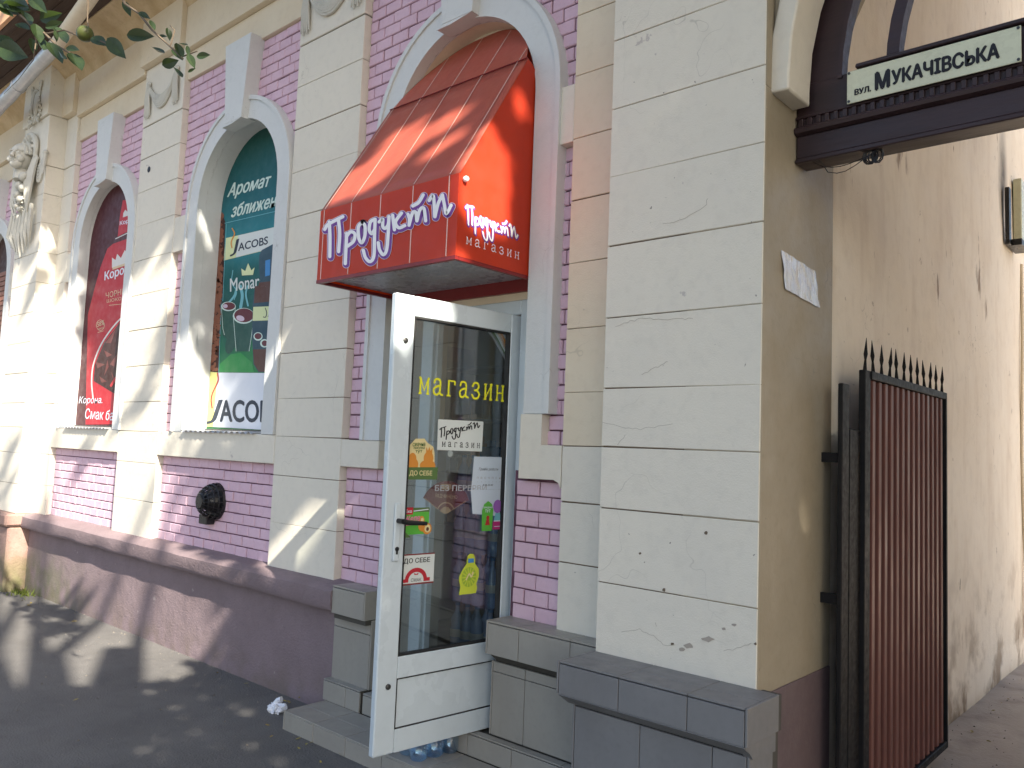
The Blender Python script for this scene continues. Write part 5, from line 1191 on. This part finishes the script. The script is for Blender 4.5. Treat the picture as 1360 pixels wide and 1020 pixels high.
M['grit'] = mat('grit', (.22,.20,.17), .9, (.08,.07,.06), 40, .9)
mb.build('grit', M['grit'], kind='stuff')
mb = MB()
for i in range(110):
    x = -8.75+random.gauss(0,.12); y = -.06-abs(random.gauss(0,.07)); z = GZ(x); h = random.uniform(.02,.07); a = random.uniform(0,6.28)
    d = Vector((math.cos(a),math.sin(a),0)); s_ = d.cross(Vector((0,0,1)))*.006
    p = Vector((x,y,z)); mb.add([p-s_, p+s_, p+d*h*.7+Vector((0,0,h))], [(0,1,2)])
M['weed'] = leafmat('weed_leaf', (.16,.20,.04), (.10,.13,.03)); mb.build('weeds', M['weed'], kind='stuff')

# ================================================================ unseen tree, its crown shaped to put sun patches on the wall
TR = thing('shade_tree', 'unseen leafy tree behind the viewer, its crown cut to dapple the wall', 'tree')
e1 = Vector((SUN.y,-SUN.x,0)).normalized(); e2 = SUN.cross(e1).normalized()
def uv(p): p = Vector(p); return p.dot(e1), p.dot(e2)
holes = []
def hole(p, r_, rx=None): a, b = uv(p); holes.append((a, b, r_, rx or r_))
def hY(u, v, y, r_, rx=None): hole(onY(u, v, y), r_, rx)
def leafpt(u, v): 
    r = ray(u, v); c = np.array([CAM[0]-F0.x, CAM[1]-F0.y]); k = -(nn.x*c[0]+nn.y*c[1])/(nn.x*r[0]+nn.y*r[1]); return CAM+r*k
hole(leafpt(548,400), .13); hole(leafpt(538,420), .08); hole(leafpt(590,412), .055); hole(leafpt(532,440), .05)
for u, v, r_ in ((640,240,.12),(650,190,.07),(690,140,.05),(640,280,.09),(662,250,.07),(625,262,.07),(670,215,.05),(665,285,.06)): hole(onX(u, v, -2.576), r_)
def slp(u, v):
    r = ray(u, v); k = (2.83+SL*(CAM[1]+.49)-CAM[2])/(r[2]-SL*r[1]); return CAM+r*k
for u, v, r_ in ((585,165,.055),(560,180,.06),(525,200,.06),(490,222,.07),(455,245,.08),(440,262,.07),(600,158,.04),(500,235,.06),(540,175,.05),(470,250,.07),(590,190,.035)): hole(slp(u, v), r_+.02)
for u, v, r_ in ((1031,665,-.004),(1066,680,.004),(1046,885,-.006)): hole(onX(u, v, -1.286), r_)
for u, v, r_ in ((75,893,.10),(110,898,.12),(150,890,.12),(190,895,.11),(228,893,.10),(120,858,.08),(160,852,.09),(200,862,.10),(40,835,.07),(60,822,.06),(10,845,.08),(25,828,.06),(235,872,.08)): hole(onZ(u, v, .05), r_)
for u, v, r_ in ((78,790,.08),(92,765,.07),(135,812,.08),(165,832,.09),(195,850,.09),(222,848,.09),(250,842,.08),(282,832,.06),(262,858,.06),(115,745,.06),(185,800,.05),(215,815,.05)): hole(onY(u, v, -.03), r_)
def keep_prob(p):
    a, b = uv(p)
    for ha, hb, hr, hx_ in holes:
        if (a-ha)**2+(b-hb)**2 < (hr+.03)**2: return 0
    # where this leaf's shadow meets the facade plane
    t = p.y/SUN.y; q = p-SUN*t; X, Z = q.x, q.z
    nz = noise.noise(Vector((a*1.7, b*1.7, 1.7)))+.5*noise.noise(Vector((a*5.5, b*5.5, 5.1)))
    # leaves left out so sun reaches the far end of the building
    open_ = 0.0
    if X < -4.5:
        low = min(max((Z-(.40+.79*(X+5.0)))/.10, 0), 1)      # slanted limit of the sunlit area, cut into the leaves
        low2 = min(max((Z+3.0)/.5, 0), 1)
        open_ = max(0, min((-4.85-X)/1.3, 1))*max(0, min((3.1-Z+(-X-5)*.16)/1.3, 1))*low*low2
    if X < -8.5 and Z > -2: open_ = max(open_, .6)
    if Z > 4.9 and X < -7: open_ = 1
    if open_ <= 0: return 1.0
    return 1.0 if nz > -.62+1.12*open_ else 0.0
rng = random.Random(2); mb = MB(); cnt = 0
while cnt < 84000:
    X = rng.uniform(-13.5, 1.5) if cnt < 54000 else rng.uniform(-5.2, 2.2); Z = rng.uniform(-7.5, 7.0); t = rng.uniform(9.0, 12.5)+max(0, -Z-.8)*1.75
    p = Vector((X,0,Z))+SUN*t
    if p.z < 3.6 or (p-Vector(CAM)).length < 2.5: continue
    pu, pv, pd = pix(p)
    if pd > 0 and -250 < pu < 1600 and -250 < pv < 1300: continue
    cnt += 1
    if keep_prob(p) < .5: continue
    s_ = rng.uniform(.045,.085)
    n_ = (SUN+Vector((rng.uniform(-.8,.8),rng.uniform(-.8,.8),rng.uniform(-.8,.8)))).normalized(); a_ = n_.orthogonal().normalized(); b_ = n_.cross(a_); an = rng.uniform(0,6.28)
    c_, d_ = a_*math.cos(an)+b_*math.sin(an), -a_*math.sin(an)+b_*math.cos(an)
    mb.add([p-c_*s_, p+d_*s_*.6, p+c_*s_, p-d_*s_*.6], [(0,1,2,3)])
me = bpy.data.meshes.new('crown'); me.from_pydata(mb.v, [], mb.f); me.materials.append(M['crownleaf']); o = bpy.data.objects.new('crown', me); COL.objects.link(o); o.parent = TR; o['kind'] = 'stuff'
mb = MB(); mb.tube([(5.2,-5.2,0),(5.15,-5.1,2.5),(4.8,-4.6,5),(4.0,-3.6,8)], [.30,.24,.20,.12], 14)
for k in range(7):
    a = k*.9; mb.tube([(5.0-.07*k,-4.8+.1*k,4+.45*k),(4.4+1.2*math.cos(a),-4.1+.4*math.sin(a),6+.5*k),(3.4+2.8*math.cos(a),-3.3+.5*math.sin(a),7.5+.5*k)], [.10,.07,.03], 8)
mb.build('trunk', M['bark'], TR, smooth=True)
